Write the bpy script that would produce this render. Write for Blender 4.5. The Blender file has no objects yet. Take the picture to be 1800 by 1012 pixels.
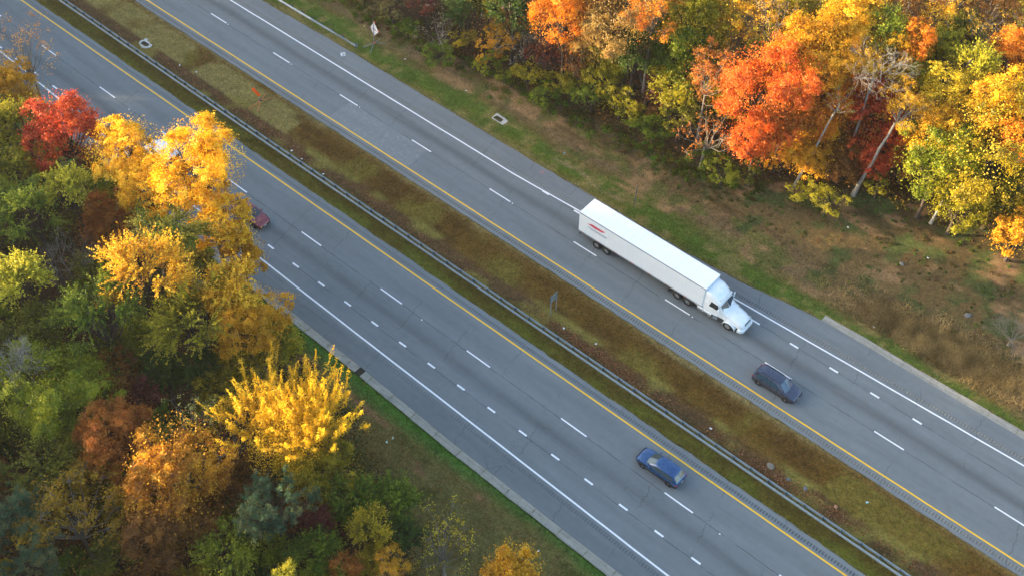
import bpy, math, random
import numpy as np
from mathutils import Vector, Matrix, Quaternion

# ------------------------------------------------------------------ camera, sky, sun
scene = bpy.context.scene
COL = scene.collection
YAW, PITCH, CAM_H, FPX = 2.28473, 0.88476, 90.587, 1966.67
fw = Vector((math.cos(YAW)*math.cos(PITCH), math.sin(YAW)*math.cos(PITCH), -math.sin(PITCH)))
rt = Vector((math.sin(YAW), -math.cos(YAW), 0.0))
upv = rt.cross(fw)
cam_d = bpy.data.cameras.new('camera')
cam = bpy.data.objects.new('camera', cam_d)
COL.objects.link(cam)
m = Matrix((rt, upv, -fw)).transposed().to_4x4()
m.translation = Vector((0, 0, CAM_H))
cam.matrix_world = m
cam_d.sensor_width = 36.0
cam_d.lens = FPX/1800*36
cam_d.clip_start = 1.0
cam_d.clip_end = 9000
scene.camera = cam

SUN_EL = math.radians(10.2)
SUN_AZ = math.radians(216)          # direction the light comes from, counter-clockwise from +x
sun_dir = Vector((math.cos(SUN_AZ)*math.cos(SUN_EL), math.sin(SUN_AZ)*math.cos(SUN_EL), math.sin(SUN_EL)))
world = bpy.data.worlds.new('World')
scene.world = world
world.use_nodes = True
wn = world.node_tree
bg = wn.nodes['Background']
sky = wn.nodes.new('ShaderNodeTexSky')
sky.sky_type = 'NISHITA'
sky.sun_disc = False
sky.sun_elevation = SUN_EL
sky.sun_rotation = math.pi/2 - SUN_AZ
sky.air_density = 1.0
sky.dust_density = 3.0
sky.ozone_density = 1.3
wn.links.new(sky.outputs[0], bg.inputs[0])
bg.inputs[1].default_value = 0.15
sd = bpy.data.lights.new('sun', 'SUN')
sd.energy = 4.3
sd.color = (1.0, 0.76, 0.46)
sd.angle = math.radians(0.8)
sun = bpy.data.objects.new('sun', sd)
COL.objects.link(sun)
sun.rotation_euler = sun_dir.to_track_quat('Z', 'Y').to_euler()
scene.view_settings.view_transform = 'Standard'
scene.view_settings.look = 'None'
scene.view_settings.exposure = 2.4
scene.view_settings.gamma = 1.0
scene.view_settings.use_curve_mapping = False
scene.cycles.max_bounces = 6
scene.cycles.diffuse_bounces = 3
scene.cycles.transmission_bounces = 4
scene.cycles.transparent_max_bounces = 4
scene.cycles.use_denoising = True

random.seed(3)
RNG = np.random.default_rng(11)

# ------------------------------------------------------------------ helpers
class MB:
    def __init__(s):
        s.v = []; s.f = []
    def add(s, vs, fs):
        n = len(s.v); s.v += [tuple(p) for p in vs]; s.f += [tuple(i+n for i in f) for f in fs]
    def box(s, c, d, rz=0.0):
        x, y, z = c; a, b, h = d[0]/2, d[1]/2, d[2]/2
        cs, sn = math.cos(rz), math.sin(rz)
        vs = [(x+i*a*cs-j*b*sn, y+i*a*sn+j*b*cs, z+k*h) for k in (-1, 1) for i, j in ((-1, -1), (1, -1), (1, 1), (-1, 1))]
        s.add(vs, [(3, 2, 1, 0), (4, 5, 6, 7), (0, 1, 5, 4), (1, 2, 6, 5), (2, 3, 7, 6), (3, 0, 4, 7)])
    def cyl(s, p0, p1, r0, r1=None, n=10):
        r1 = r0 if r1 is None else r1
        p0, p1 = Vector(p0), Vector(p1); d = (p1-p0).normalized()
        a = d.orthogonal().normalized(); b = d.cross(a)
        vs = []
        for p, r in ((p0, r0), (p1, r1)):
            for i in range(n):
                t = 2*math.pi*i/n; vs.append(p+a*math.cos(t)*r+b*math.sin(t)*r)
        fs = [(i, (i+1) % n, n+(i+1) % n, n+i) for i in range(n)]
        fs += [tuple(range(n-1, -1, -1)), tuple(range(n, 2*n))]
        s.add(vs, fs)
    def bar(s, p0, p1, w, h):
        p0, p1 = Vector(p0), Vector(p1); d = (p1-p0).normalized()
        a = d.cross(Vector((0, 0, 1)))
        a = a.normalized() if a.length > 1e-3 else Vector((1, 0, 0)); b = a.cross(d)
        vs = [p+a*i*w/2+b*j*h/2 for p in (p0, p1) for i, j in ((-1, -1), (1, -1), (1, 1), (-1, 1))]
        s.add(vs, [(3, 2, 1, 0), (4, 5, 6, 7), (0, 1, 5, 4), (1, 2, 6, 5), (2, 3, 7, 6), (3, 0, 4, 7)])
    def loft(s, st):
        # st: list of (x, [(y,z)...]) half profiles from bottom centre outward and up to the top centre line
        rings = []
        for x, pr in st:
            rings.append([(x, y, z) for y, z in pr]+[(x, -y, z) for y, z in reversed(pr)])
        n = len(rings[0]); vs = [p for r in rings for p in r]; fs = []
        for k in range(len(rings)-1):
            for i in range(n):
                j = (i+1) % n
                fs.append((k*n+i, k*n+j, (k+1)*n+j, (k+1)*n+i))
        fs.append(tuple(range(n-1, -1, -1))); fs.append(tuple(range((len(rings)-1)*n, len(rings)*n)))
        s.add(vs, fs)
    def slab(s, quad, t):
        q = [Vector(p) for p in quad]; nr = (q[1]-q[0]).cross(q[3]-q[0]).normalized()*t
        s.add(q+[p+nr for p in q], [(3, 2, 1, 0), (4, 5, 6, 7), (0, 1, 5, 4), (1, 2, 6, 5), (2, 3, 7, 6), (3, 0, 4, 7)])
    def mesh(s, name, mat, smooth=False):
        me = bpy.data.meshes.new(name); me.from_pydata(s.v, [], s.f); me.validate(); me.update()
        for mm in (mat if isinstance(mat, (list, tuple)) else [mat]): me.materials.append(mm)
        if smooth:
            me.shade_smooth(); me.set_sharp_from_angle(angle=math.radians(38))
        return me
    def build(s, name, mat, parent=None, smooth=False, bevel=0, seg=2, loc=None):
        o = link(name, s.mesh(name, mat, smooth), parent, loc)
        if bevel:
            b = o.modifiers.new('bevel', 'BEVEL'); b.width = bevel; b.segments = seg; b.limit_method = 'ANGLE'
            b.angle_limit = math.radians(35); b.harden_normals = False
        return o

def link(name, data, parent=None, loc=None):
    o = bpy.data.objects.new(name, data); COL.objects.link(o)
    if parent is not None: o.parent = parent
    if loc is not None: o.location = loc
    return o
def tag(o, label=None, cat=None, group=None, kind=None):
    if label: o['label'] = label
    if cat: o['category'] = cat
    if group: o['group'] = group
    if kind: o['kind'] = kind
    return o
def empty(name, loc=(0, 0, 0), rz=0.0):
    o = link(name, None, None, loc); o.rotation_euler = (0, 0, rz); o.empty_display_size = 0.3
    return o
def copy_tree(o, parent=None):
    c = o.copy(); COL.objects.link(c); c.parent = parent
    for ch in [k for k in o.children]: copy_tree(ch, c)
    return c
def np_mesh(name, V, Q, mats, attrs=None, cols=None, smooth=False):
    """V (n,3), Q (m,k) faces with k = 3 or 4"""
    me = bpy.data.meshes.new(name)
    me.vertices.add(len(V)); me.vertices.foreach_set('co', np.asarray(V, np.float32).ravel())
    m, k = Q.shape
    me.loops.add(m*k); me.loops.foreach_set('vertex_index', np.asarray(Q, np.int32).ravel())
    me.polygons.add(m); me.polygons.foreach_set('loop_start', np.arange(0, m*k, k, dtype=np.int32))
    me.update(calc_edges=True)
    for a, arr in (attrs or {}).items():
        at = me.attributes.new(a, 'FLOAT', 'FACE'); at.data.foreach_set('value', np.asarray(arr, np.float32))
    for a, (dom, arr) in (cols or {}).items():
        c4 = np.concatenate([np.asarray(arr, np.float32), np.ones((len(arr), 1), np.float32)], 1)
        at = me.attributes.new(a, 'FLOAT_COLOR', dom); at.data.foreach_set('color', c4.ravel())
    for mm in mats: me.materials.append(mm)
    if smooth: me.shade_smooth()
    return me
def interp(x, pts):
    return np.interp(x, [p[0] for p in pts], [p[1] for p in pts])
_tab = np.random.default_rng(77).random((256, 256))
def vnoise(x, y, s, ox=0):
    x = np.asarray(x, float)/s+ox*17.3+500; y = np.asarray(y, float)/s+ox*7.7+500
    xi = np.floor(x).astype(int); yi = np.floor(y).astype(int); fx = x-xi; fy = y-yi
    fx = fx*fx*(3-2*fx); fy = fy*fy*(3-2*fy)
    a = _tab[xi % 256, yi % 256]; b = _tab[(xi+1) % 256, yi % 256]
    c = _tab[xi % 256, (yi+1) % 256]; d = _tab[(xi+1) % 256, (yi+1) % 256]
    return (a*(1-fx)+b*fx)*(1-fy)+(c*(1-fx)+d*fx)*fy
def fbm(x, y, s, ox=0, o=3):
    t = 0; w = 0
    for i in range(o):
        t = t+vnoise(x, y, s/2**i, ox+i)*0.5**i; w += 0.5**i
    return t/w

class NG:
    """small helper round a material's node tree"""
    def __init__(s, name):
        s.m = bpy.data.materials.new(name); s.m.use_nodes = True; s.t = s.m.node_tree
        s.t.nodes.clear(); s.out = s.t.nodes.new('ShaderNodeOutputMaterial')
    def n(s, t, **kw):
        nd = s.t.nodes.new('ShaderNode'+t)
        for k, v in kw.items(): setattr(nd, k, v)
        return nd
    def put(s, inp, v):
        if hasattr(v, 'is_linked') or isinstance(v, bpy.types.NodeSocket): s.t.links.new(v, inp)
        elif isinstance(v, (tuple, list)) and len(v) == 3 and len(inp.default_value) == 4: inp.default_value = (*v, 1)
        else: inp.default_value = v
    def math(s, op, a, b=0.0, c=0.0, clamp=False):
        nd = s.n('Math', operation=op, use_clamp=clamp)
        s.put(nd.inputs[0], a); s.put(nd.inputs[1], b); s.put(nd.inputs[2], c)
        return nd.outputs[0]
    def pos(s):
        g = s.n('NewGeometry'); sp = s.n('SeparateXYZ'); s.t.links.new(g.outputs['Position'], sp.inputs[0])
        return g.outputs['Position'], sp.outputs[0], sp.outputs[1], sp.outputs[2]
    def vec(s, x, y, z=0.0):
        c = s.n('CombineXYZ'); s.put(c.inputs[0], x); s.put(c.inputs[1], y); s.put(c.inputs[2], z); return c.outputs[0]
    def noise(s, v, scale, detail=3.0, rough=0.55, dist=0.0):
        nd = s.n('TexNoise'); s.put(nd.inputs['Vector'], v)
        nd.inputs['Scale'].default_value = scale; nd.inputs['Detail'].default_value = detail
        nd.inputs['Roughness'].default_value = rough; nd.inputs['Distortion'].default_value = dist
        return nd.outputs['Fac']
    def maprange(s, v, a, b, c, d):
        nd = s.n('MapRange'); s.put(nd.inputs[0], v)
        for i, k in enumerate((a, b, c, d)): s.put(nd.inputs[i+1], k)
        return nd.outputs[0]
    def ramp(s, v, stops):
        nd = s.n('ValToRGB'); s.put(nd.inputs[0], v); cr = nd.color_ramp
        while len(cr.elements) < len(stops): cr.elements.new(0.5)
        for e, (p, c) in zip(cr.elements, stops): e.position = p; e.color = (*c, 1)
        return nd.outputs[0]
    def mix(s, f, a, b, bt='MIX'):
        nd = s.n('Mix', data_type='RGBA', blend_type=bt); s.put(nd.inputs[0], f); s.put(nd.inputs[6], a); s.put(nd.inputs[7], b)
        return nd.outputs[2]
    def grey(s, v):
        c = s.n('CombineXYZ'); [s.put(c.inputs[i], v) for i in range(3)]; return c.outputs[0]
    def bump(s, h, strength, dist=0.02):
        nd = s.n('Bump'); nd.inputs['Strength'].default_value = strength; nd.inputs['Distance'].default_value = dist
        s.put(nd.inputs['Height'], h); return nd.outputs[0]
    def bsdf(s, col, rough=0.8, metal=0.0, normal=None, **kw):
        b = s.n('BsdfPrincipled'); s.put(b.inputs['Base Color'], col); s.put(b.inputs['Roughness'], rough)
        s.put(b.inputs['Metallic'], metal)
        if normal is not None: s.put(b.inputs['Normal'], normal)
        for k, v in kw.items(): s.put(b.inputs[k.replace('_', ' ')], v)
        s.t.links.new(b.outputs[0], s.out.inputs[0]); return s.m
_simple = {}
def simple(name, col, rough=0.6, metal=0.0, var=0.15, scale=3.0, **kw):
    """plain procedural surface with slight wear: object-space noise in colour and roughness"""
    if name in _simple: return _simple[name]
    g = NG(name); tc = g.n('TexCoord').outputs['Object']
    n1 = g.noise(tc, scale, 5.0); n2 = g.noise(tc, scale*7, 3.0)
    f = g.math('ADD', g.math('MULTIPLY', n1, 0.6), g.math('MULTIPLY', n2, 0.4))
    k = g.maprange(f, 0.3, 0.7, 1-var, 1+var)
    c = g.mix(1.0, col, g.grey(k), 'MULTIPLY')
    r = g.maprange(n1, 0.3, 0.7, max(rough-0.08, 0.02), min(rough+0.1, 1))
    _simple[name] = g.bsdf(c, r, metal, **kw)
    return _simple[name]

# ------------------------------------------------------------------ layout of the place (metres; x runs along the road)
SW_WHITE = [(-300, 45.2), (-180, 44.2), (-123, 42.87), (-99.8, 42.1), (-73.5, 41.58), (-65.5, 41.38), (-39, 40.98), (-17.3, 40.61), (60, 39.6)]
SW_OUT = [(-300, 41.5), (-160, 40.8), (-100, 39.2), (-69, 38.95), (-53, 38.62), (-40, 38.2), (-25, 38.05), (60, 38)]
NE_WHITE = [(-300, 68.7), (-105, 68.84), (-59.6, 68.86), (-29.6, 70.12), (-4.6, 70.88), (1.2, 71.05), (60, 72)]
NE_OUT = [(-300, 71.6), (-103, 71.6), (-92, 71.88), (-38, 71.98), (-30, 72.5), (-26, 73.15), (-22, 73.6), (-7, 73.7), (60, 73.95)]
SW_EDGE = [(-300, 37), (-70, 37), (-62, 37), (-55, 36.2), (-47, 33), (-40, 31), (-33, 26.5), (-25, 21), (-10, 14), (60, 0)]
NE_EDGE = [(-300, 79), (-86, 79), (-61, 81.3), (-53, 81.8), (-42, 83), (-36, 86.5), (-28, 91.5), (-20, 94), (-15, 97), (0, 95), (60, 94)]
def in_road(x, y, mgn=0.0):
    a = (y > interp(x, SW_OUT)-0.9-mgn) & (y < 51.9+mgn)
    b = (y > 60.4-mgn) & (y < np.where(x > -23, 74.6, interp(x, NE_OUT))+mgn)
    return a | b
def ground_z(x, y):
    x = np.asarray(x, float); y = np.asarray(y, float)
    med = np.clip(1-np.abs(y-55.9)/3.2, 0, 1); med = med*med*(3-2*med)
    z = -0.035-0.16*med
    d = np.maximum(np.maximum(interp(x, SW_OUT)-1.2-y, y-75.2), 0)
    z = z+np.clip(d, 0, 3)/3*0.10*(fbm(x, y, 2.2)-0.3)+np.clip(d-3, 0, 10)/10*0.8*(fbm(x, y, 7)-0.4)
    return np.where(in_road(x, y, 0.3), -0.035, z)

# ground colours per zone
def lin(h):
    r = [int(h[i:i+2], 16)/255 for i in (0, 2, 4)]
    return np.array([c/12.92 if c <= .04045 else ((c+.055)/1.055)**2.4 for c in r])
def zone_colour(x, y):
    x = np.asarray(x, float); y = np.asarray(y, float)
    w1 = (fbm(x, y, 9, 1)-.5)*2.2+(fbm(x, y, 2.0, 2)-.5)*1.6
    yy = y+w1*0.55
    S = [(0, '2a2014'), (20, '2c2114')]
    stops = [(28, '3a2c1a'), (33, '615834'), (35.0, '6b6238'), (35.9, '6a6236'), (36.4, '546430'), (37.2, '466828'), (38.2, '486a24'),
             (51.6, '59521f'), (52.6, '564c1f'), (53.4, '54481f'), (54.1, '5f5629'), (54.8, '57432b'), (55.9, '5a432c'), (56.6, '664f27'),
             (57.4, '61491e'), (59.0, '5e451d'), (60.0, '6a5229'), (60.6, '82724c'),
             (72.0, '857a4a'), (72.7, '6e6a30'), (73.4, '5a6b26'), (74.8, '5a682a'), (75.7, '6e5f36'), (77.0, '786448'), (78.6, '665436'), (80.4, '544830'), (82, '463a22'), (85, '3a2e1e'), (90, '2e2416')]
    ys = [s[0] for s in stops]; cs = np.array([lin(s[1]) for s in stops])
    # right-hand bank grows wider towards +x
    e = interp(x, NE_EDGE); k = np.where(yy > 77, np.clip((yy-77)/(e+1-77), 0, 2), 0)
    y2 = np.where(yy > 77, 77+k*5.0, yy)
    es = interp(x, SW_EDGE); ks = np.where(yy < 35.5, np.clip((35.5-yy)/np.maximum(35.5-es+2, 1.5), 0, 3), 0)
    y2 = np.where(yy < 35.5, 35.5-ks*4.2, y2)
    c = np.stack([np.interp(y2, ys, cs[:, i]) for i in range(3)], -1)
    def blend(mask, h):
        nonlocal c
        mm = np.clip(mask, 0, 1)[..., None]; c = c*(1-mm)+lin(h)*mm
    st = fbm(x*0.25, y, 1.1, 5)                       # mower streaks run with the road
    med = (y > 56.3) & (y < 60)
    blend(np.where(med, np.clip((st-.5)*5, 0, .7), 0), '50391a')
    blend(np.where(med, np.clip((fbm(x, y, 6, 8)-.56)*7, 0, .8), 0), '6c5f2a')
    blend(np.where(med & (x < -84), np.clip((fbm(x, y, 5, 9)-.42)*6, 0, .75), 0), '857848')
    blend(np.where((y > 51.9) & (y < 53.5), np.clip((fbm(x*.5, y, 2.5, 12)-.5)*6, 0, .8), 0), '5d5e22')
    blend(np.where((y > 54) & (y < 57), np.clip((fbm(x*.5, y, 2.2, 13)-.56)*9, 0, .9), 0), '7b6f38')
    nb = (y > 72) & (y < 76.5)
    blend(np.where(nb, np.clip((fbm(x, y, 4, 14)-.52)*6, 0, .8), 0), '566628')
    blend(np.where(nb, np.clip((fbm(x, y, 1.6, 15)-.58)*8, 0, .7), 0), '8a7a4a')
    br = (y > 75) & (y < 80)
    blend(np.where(br, np.clip((fbm(x*.4, y, 1.5, 16)-.52)*7, 0, .85)*np.clip((x+88)/14, 0, 1), 0), '9a7a56')
    blend(np.where(br, np.clip((fbm(x, y, 2.5, 17)-.55)*7, 0, .7), 0), '57602a')
    bank = (y > 78) & (y < interp(x, NE_EDGE)+1) & (x > -50)
    blend(np.where(bank, np.clip((fbm(x, y, 2.0, 18)-.52)*7, 0, .8), 0), '42502a')
    blend(np.where(bank, np.clip((fbm(x*.5, y, 1.5, 19)-.60)*9, 0, .8), 0), '8c6e50')
    gg = np.exp(-(((x+10)/6.5)**2+((y-78.6-(x+10)*.06)/2.0)**2)**2)
    blend(gg*0.85, '857249')
    dt = np.exp(-((y-(73.7+.35*np.sin(x*.9)-(x+52)*.08))/.22)**2)*((x > -58) & (x < -47))
    blend(dt*.8, '9a8060')
    sv = (y < 36) & (y > interp(x, SW_EDGE)-2)
    blend(np.where(sv, np.clip((fbm(x, y, 1.4, 21)-.50)*6, 0, .7), 0), '6a5a34')
    blend(np.where(sv, np.clip((fbm(x*.4, y, 1.4, 22)-.60)*9, 0, .8)*(y > 33.5), 0), '8a6448')
    blend(np.where(sv, np.clip((fbm(x, y, 3, 23)-.56)*6, 0, .7), 0), '40461c')
    c = np.where(((y > 51) & (y < 61))[..., None], c*1.12, c); c = np.where(((y > 26) & (y < 38.5))[..., None], c*1.2, c)
    v = 0.86+0.28*vnoise(x, y, .55, 31)
    return np.clip(c*v[..., None]*1.0, 0, 1)

# ------------------------------------------------------------------ materials
def mat_ground():
    g = NG('ground_surface'); P, X, Y, Z = g.pos()
    at = g.n('Attribute', attribute_name='zone').outputs['Color']
    n1 = g.noise(P, 1.7, 7, .75); n2 = g.noise(P, 4.6, 6, .75); n3 = g.noise(P, 28.0, 4, .7)
    k = g.math('ADD', g.math('MULTIPLY', g.maprange(n1, .3, .7, -.42, .42), 1.0), g.math('ADD', g.maprange(n2, .3, .7, -.55, .55), g.maprange(n3, .3, .7, -.30, .30)))
    k = g.math('MAXIMUM', g.math('ADD', k, 1.0), .22)
    c = g.mix(1.0, at, g.grey(k), 'MULTIPLY')
    gr = g.maprange(g.noise(P, 5.0, 5, .7), .50, .62, 0, .40)
    c = g.mix(gr, c, g.mix(1.0, at, (.62, 1.25, .45), 'MULTIPLY'))
    br = g.maprange(g.noise(g.vec(g.math('ADD', X, 40.0), Y, Z), 4.0, 5, .7), .52, .62, 0, .45)
    c = g.mix(br, c, g.mix(1.0, at, (1.35, .98, .9), 'MULTIPLY'))
    h = g.math('ADD', n2, g.math('MULTIPLY', n3, .6))
    return g.bsdf(c, .95, 0, g.bump(h, .9, .09), Specular_IOR_Level=.15)
def mat_asphalt():
    g = NG('asphalt'); P, X, Y, Z = g.pos()
    big = g.noise(g.vec(g.math('MULTIPLY', X, .12), Y), .9, 4)
    mid = g.noise(P, 1.3, 5, .6); fine = g.noise(P, 38.0, 4, .75); spk = g.noise(P, 90.0, 2, .8)
    k = g.math('ADD', g.maprange(big, .3, .7, .90, 1.10), g.maprange(mid, .3, .7, -.06, .06))
    k = g.math('ADD', k, g.maprange(fine, .3, .7, -.13, .13)); k = g.math('ADD', k, g.maprange(spk, .35, .65, -.08, .08))
    c = g.mix(1.0, (.155, .172, .176), g.grey(k), 'MULTIPLY')
    wob = g.math('MULTIPLY', g.math('SUBTRACT', g.noise(g.vec(X, 0.0), .08, 2), .5), .7)
    Yw = g.math('ADD', Y, wob)
    def band(y0, sig, amt, src=Yw):
        d = g.math('DIVIDE', g.math('SUBTRACT', src, y0), sig)
        return g.math('MULTIPLY', g.math('POWER', 2.718, g.math('MULTIPLY', g.math('MULTIPLY', d, d), -1.0)), amt)
    b = g.math('ADD', band(45.15, .62, .36), band(48.85, .8, .08))
    b = g.math('ADD', b, g.math('ADD', band(67.0, .62, .40), band(63.3, .8, .07)))
    b = g.math('ADD', b, g.math('MULTIPLY', g.math('LESS_THAN', Y, 40.4), .16))
    # longitudinal seams
    wig = g.math('MULTIPLY', g.math('SUBTRACT', g.noise(P, .9, 6, .7), .5), .30)
    Yc = g.math('ADD', Y, wig)
    gate = g.maprange(g.noise(g.vec(X, g.math('MULTIPLY', Y, .3)), .35, 3), .40, .52, .25, 1)
    cr = 0.0
    for y0, lim in ((46.93, None), (43.22, None), (65.24, None), (68.95, -52)):
        l = g.math('LESS_THAN', g.math('ABSOLUTE', g.math('SUBTRACT', Yc, y0)), .034)
        if lim: l = g.math('MULTIPLY', l, g.math('GREATER_THAN', X, lim))
        cr = g.math('MAXIMUM', cr, l)
    cr = g.math('MULTIPLY', cr, gate)
    # transverse cracks
    wx = g.math('ADD', g.math('MULTIPLY', g.math('SUBTRACT', g.noise(g.vec(g.math('MULTIPLY', X, .12), Y), 1.1, 6, .75), .5), 1.5), g.math('MULTIPLY', Y, .18))
    fr = g.math('FRACT', g.math('DIVIDE', g.math('ADD', X, wx), 6.1))
    tc = g.math('LESS_THAN', g.math('ABSOLUTE', g.math('SUBTRACT', fr, .5)), .0050)
    tg = g.maprange(g.noise(g.vec(g.math('MULTIPLY', X, .16), g.math('MULTIPLY', Y, .22)), 1.0, 2), .47, .57, 0, .85)
    cr = g.math('MAXIMUM', cr, g.math('MULTIPLY', tc, tg))
    # crazed areas in the outer lane
    vo = g.n('TexVoronoi', feature='DISTANCE_TO_EDGE'); vo.inputs['Scale'].default_value = .55
    g.put(vo.inputs['Vector'], g.mix(.35, P, g.n('TexNoise').outputs['Color'], 'ADD'))
    vc = g.math('MULTIPLY', g.math('LESS_THAN', vo.outputs[0], .012), g.maprange(g.noise(P, .18, 2), .56, .66, 0, .5))
    vc = g.math('MULTIPLY', vc, g.math('LESS_THAN', Y, 46.5))
    cr = g.math('MAXIMUM', cr, vc)
    dark = g.math('ADD', b, g.math('MULTIPLY', cr, .70))
    c = g.mix(g.math('MINIMUM', dark, .85), c, (.038, .040, .040))
    # spots, small stains
    sp = g.maprange(g.noise(P, 3.1, 2), .72, .76, 0, .45)
    c = g.mix(sp, c, (.05, .05, .05))
    # repaired lighter patch and paler scuffs
    def between(v, a, b_): return g.math('MULTIPLY', g.math('GREATER_THAN', v, a), g.math('LESS_THAN', v, b_))
    pt = g.math('MULTIPLY', between(X, -82.4, -69.4), between(Y, 61.7, 65.15))
    c = g.mix(g.math('MULTIPLY', pt, .22), c, (.24, .255, .26))
    sc = g.math('MULTIPLY', pt, g.maprange(g.noise(P, 1.6, 6, .7, 1.5), .52, .62, 0, .35))
    c = g.mix(sc, c, (.30, .31, .315))
    lite = g.maprange(g.noise(g.vec(g.math('MULTIPLY', X, .05), Y), 2.2, 3), .55, .75, 0, .18)
    c = g.mix(lite, c, (.23, .24, .24))
    return g.bsdf(c, .85, 0, g.bump(g.math('SUBTRACT', fine, g.math('MULTIPLY', cr, .8)), .5, .02), Specular_IOR_Level=.35)
def mat_line(name, col, wear=.58):
    g = NG(name); P, X, Y, Z = g.pos()
    n = g.noise(P, 14, 5, .75); n2 = g.noise(P, 1.2, 4, .6)
    f = g.math('MULTIPLY', g.maprange(n, wear, wear+.08, 0, 1), g.maprange(n2, .35, .65, .1, .75))
    c = g.mix(g.maprange(n2, .3, .7, 0, .25), col, tuple(a*.72 for a in col))
    c = g.mix(f, c, (.15, .16, .165))
    return g.bsdf(c, .6, 0, None, Specular_IOR_Level=.4)
def mat_concrete(name='gutter_concrete', base=(.30, .285, .235)):
    g = NG(name); P, X, Y, Z = g.pos()
    a = g.noise(P, .8, 6, .7); b = g.noise(P, 9, 5, .7); s = g.noise(g.vec(g.math('MULTIPLY', X, .25), g.math('MULTIPLY', Y, 3.0)), 1.6, 4)
    k = g.math('ADD', g.maprange(a, .3, .7, .75, 1.1), g.math('ADD', g.maprange(b, .3, .7, -.14, .14), g.maprange(s, .35, .65, -.12, .12)))
    c = g.mix(1.0, base, g.grey(k), 'MULTIPLY')
    c = g.mix(g.maprange(g.noise(P, 2.2, 5, .75), .56, .68, 0, .55), c, (.10, .085, .055))
    return g.bsdf(c, .9, 0, g.bump(b, .4, .01))

# albedo triples (dull / middle / fresh) of the foliage kinds
PAL = {
 'yellow': ((.58, .29, .012), (.84, .49, .016), (.94, .66, .06)),
 'brightyellow': ((.46, .28, .008), (.84, .51, .014), (.95, .66, .04)),
 'gold': ((.38, .19, .010), (.68, .38, .015), (.84, .56, .04)),
 'amber': ((.42, .19, .012), (.64, .33, .014), (.80, .46, .03)),
 'lemon': ((.34, .25, .012), (.62, .46, .02), (.82, .66, .06)),
 'orange': ((.42, .12, .012), (.72, .24, .014), (.85, .38, .03)),
 'orangetop': ((.32, .12, .015), (.50, .21, .018), (.82, .45, .03)),
 'redorange': ((.40, .09, .010), (.68, .14, .02), (.80, .24, .04)),
 'red': ((.36, .04, .016), (.60, .09, .03), (.76, .19, .04)),
 'maroon': ((.09, .022, .018), (.16, .04, .03), (.24, .07, .04)),
 'rust': ((.26, .085, .018), (.44, .15, .025), (.56, .24, .035)),
 'rustdark': ((.13, .055, .016), (.24, .10, .02), (.36, .17, .03)),
 'peach': ((.48, .20, .05), (.68, .33, .09), (.78, .48, .16)),
 'tan': ((.26, .15, .04), (.40, .25, .07), (.44, .31, .08)),
 'tanolive': ((.12, .09, .03), (.19, .15, .05), (.25, .21, .07)),
 'goldolive': ((.15, .125, .010), (.32, .25, .015), (.54, .40, .025)),
 'goldgreen': ((.20, .17, .010), (.44, .34, .014), (.74, .52, .03)),
 'darkgold': ((.24, .13, .01), (.38, .22, .012), (.50, .31, .02)),
 'olive': ((.15, .14, .008), (.28, .26, .012), (.44, .38, .02)),
 'olivegreen': ((.09, .12, .006), (.19, .23, .010), (.36, .36, .02)),
 'darkolive': ((.06, .075, .006), (.13, .14, .010), (.26, .24, .018)),
 'green': ((.05, .10, .007), (.12, .18, .010), (.25, .30, .02)),
 'deepgreen': ((.018, .048, .007), (.035, .08, .010), (.08, .13, .015)),
 'lime': ((.14, .19, .014), (.27, .33, .02), (.46, .48, .04)),
 'limeyellow': ((.22, .22, .014), (.44, .41, .02), (.66, .58, .05)),
 'palelime': ((.26, .26, .06), (.45, .44, .10), (.62, .58, .16)),
 'bluegreen': ((.03, .08, .04), (.07, .14, .075), (.26, .24, .09)),
 'seedgrey': ((.20, .16, .11), (.34, .28, .20), (.50, .43, .33)),
 'greybrown': ((.14, .10, .08), (.22, .17, .14), (.30, .25, .22)),
 'white': ((.4, .38, .34), (.5, .48, .44), (.6, .58, .54)),
}
_leaf = {}
def mat_leaf(p):
    if p in _leaf: return _leaf[p]
    a, b, c_ = PAL[p]
    g = NG('foliage_'+p); t = g.n('Attribute', attribute_name='tone').outputs['Fac']
    tc = g.n('TexCoord').outputs['Object']; oi = g.n('ObjectInfo').outputs['Random']
    big = g.noise(tc, .28, 3); v = g.math('ADD', t, g.maprange(big, .3, .7, -.42, .42))
    v = g.math('ADD', v, g.math('ADD', g.maprange(oi, 0, 1, -.10, .10), g.maprange(g.noise(tc, 1.1, 3), .3, .7, -.15, .15)))
    col = g.ramp(v, [(.0, a), (.5, b), (1.0, c_)])
    d = g.n('BsdfDiffuse'); g.put(d.inputs[0], col)
    tr = g.n('BsdfTranslucent'); g.put(tr.inputs[0], g.mix(1.0, col, (1.0, .95, .6), 'MULTIPLY'))
    gl = g.n('BsdfGlossy'); gl.inputs['Roughness'].default_value = .45; g.put(gl.inputs[0], (.9, .9, .9))
    m1 = g.n('MixShader'); m1.inputs[0].default_value = .36
    g.t.links.new(d.outputs[0], m1.inputs[1]); g.t.links.new(tr.outputs[0], m1.inputs[2])
    m2 = g.n('MixShader'); m2.inputs[0].default_value = .015
    g.t.links.new(m1.outputs[0], m2.inputs[1]); g.t.links.new(gl.outputs[0], m2.inputs[2])
    g.t.links.new(m2.outputs[0], g.out.inputs[0])
    _leaf[p] = g.m; return g.m
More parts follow.
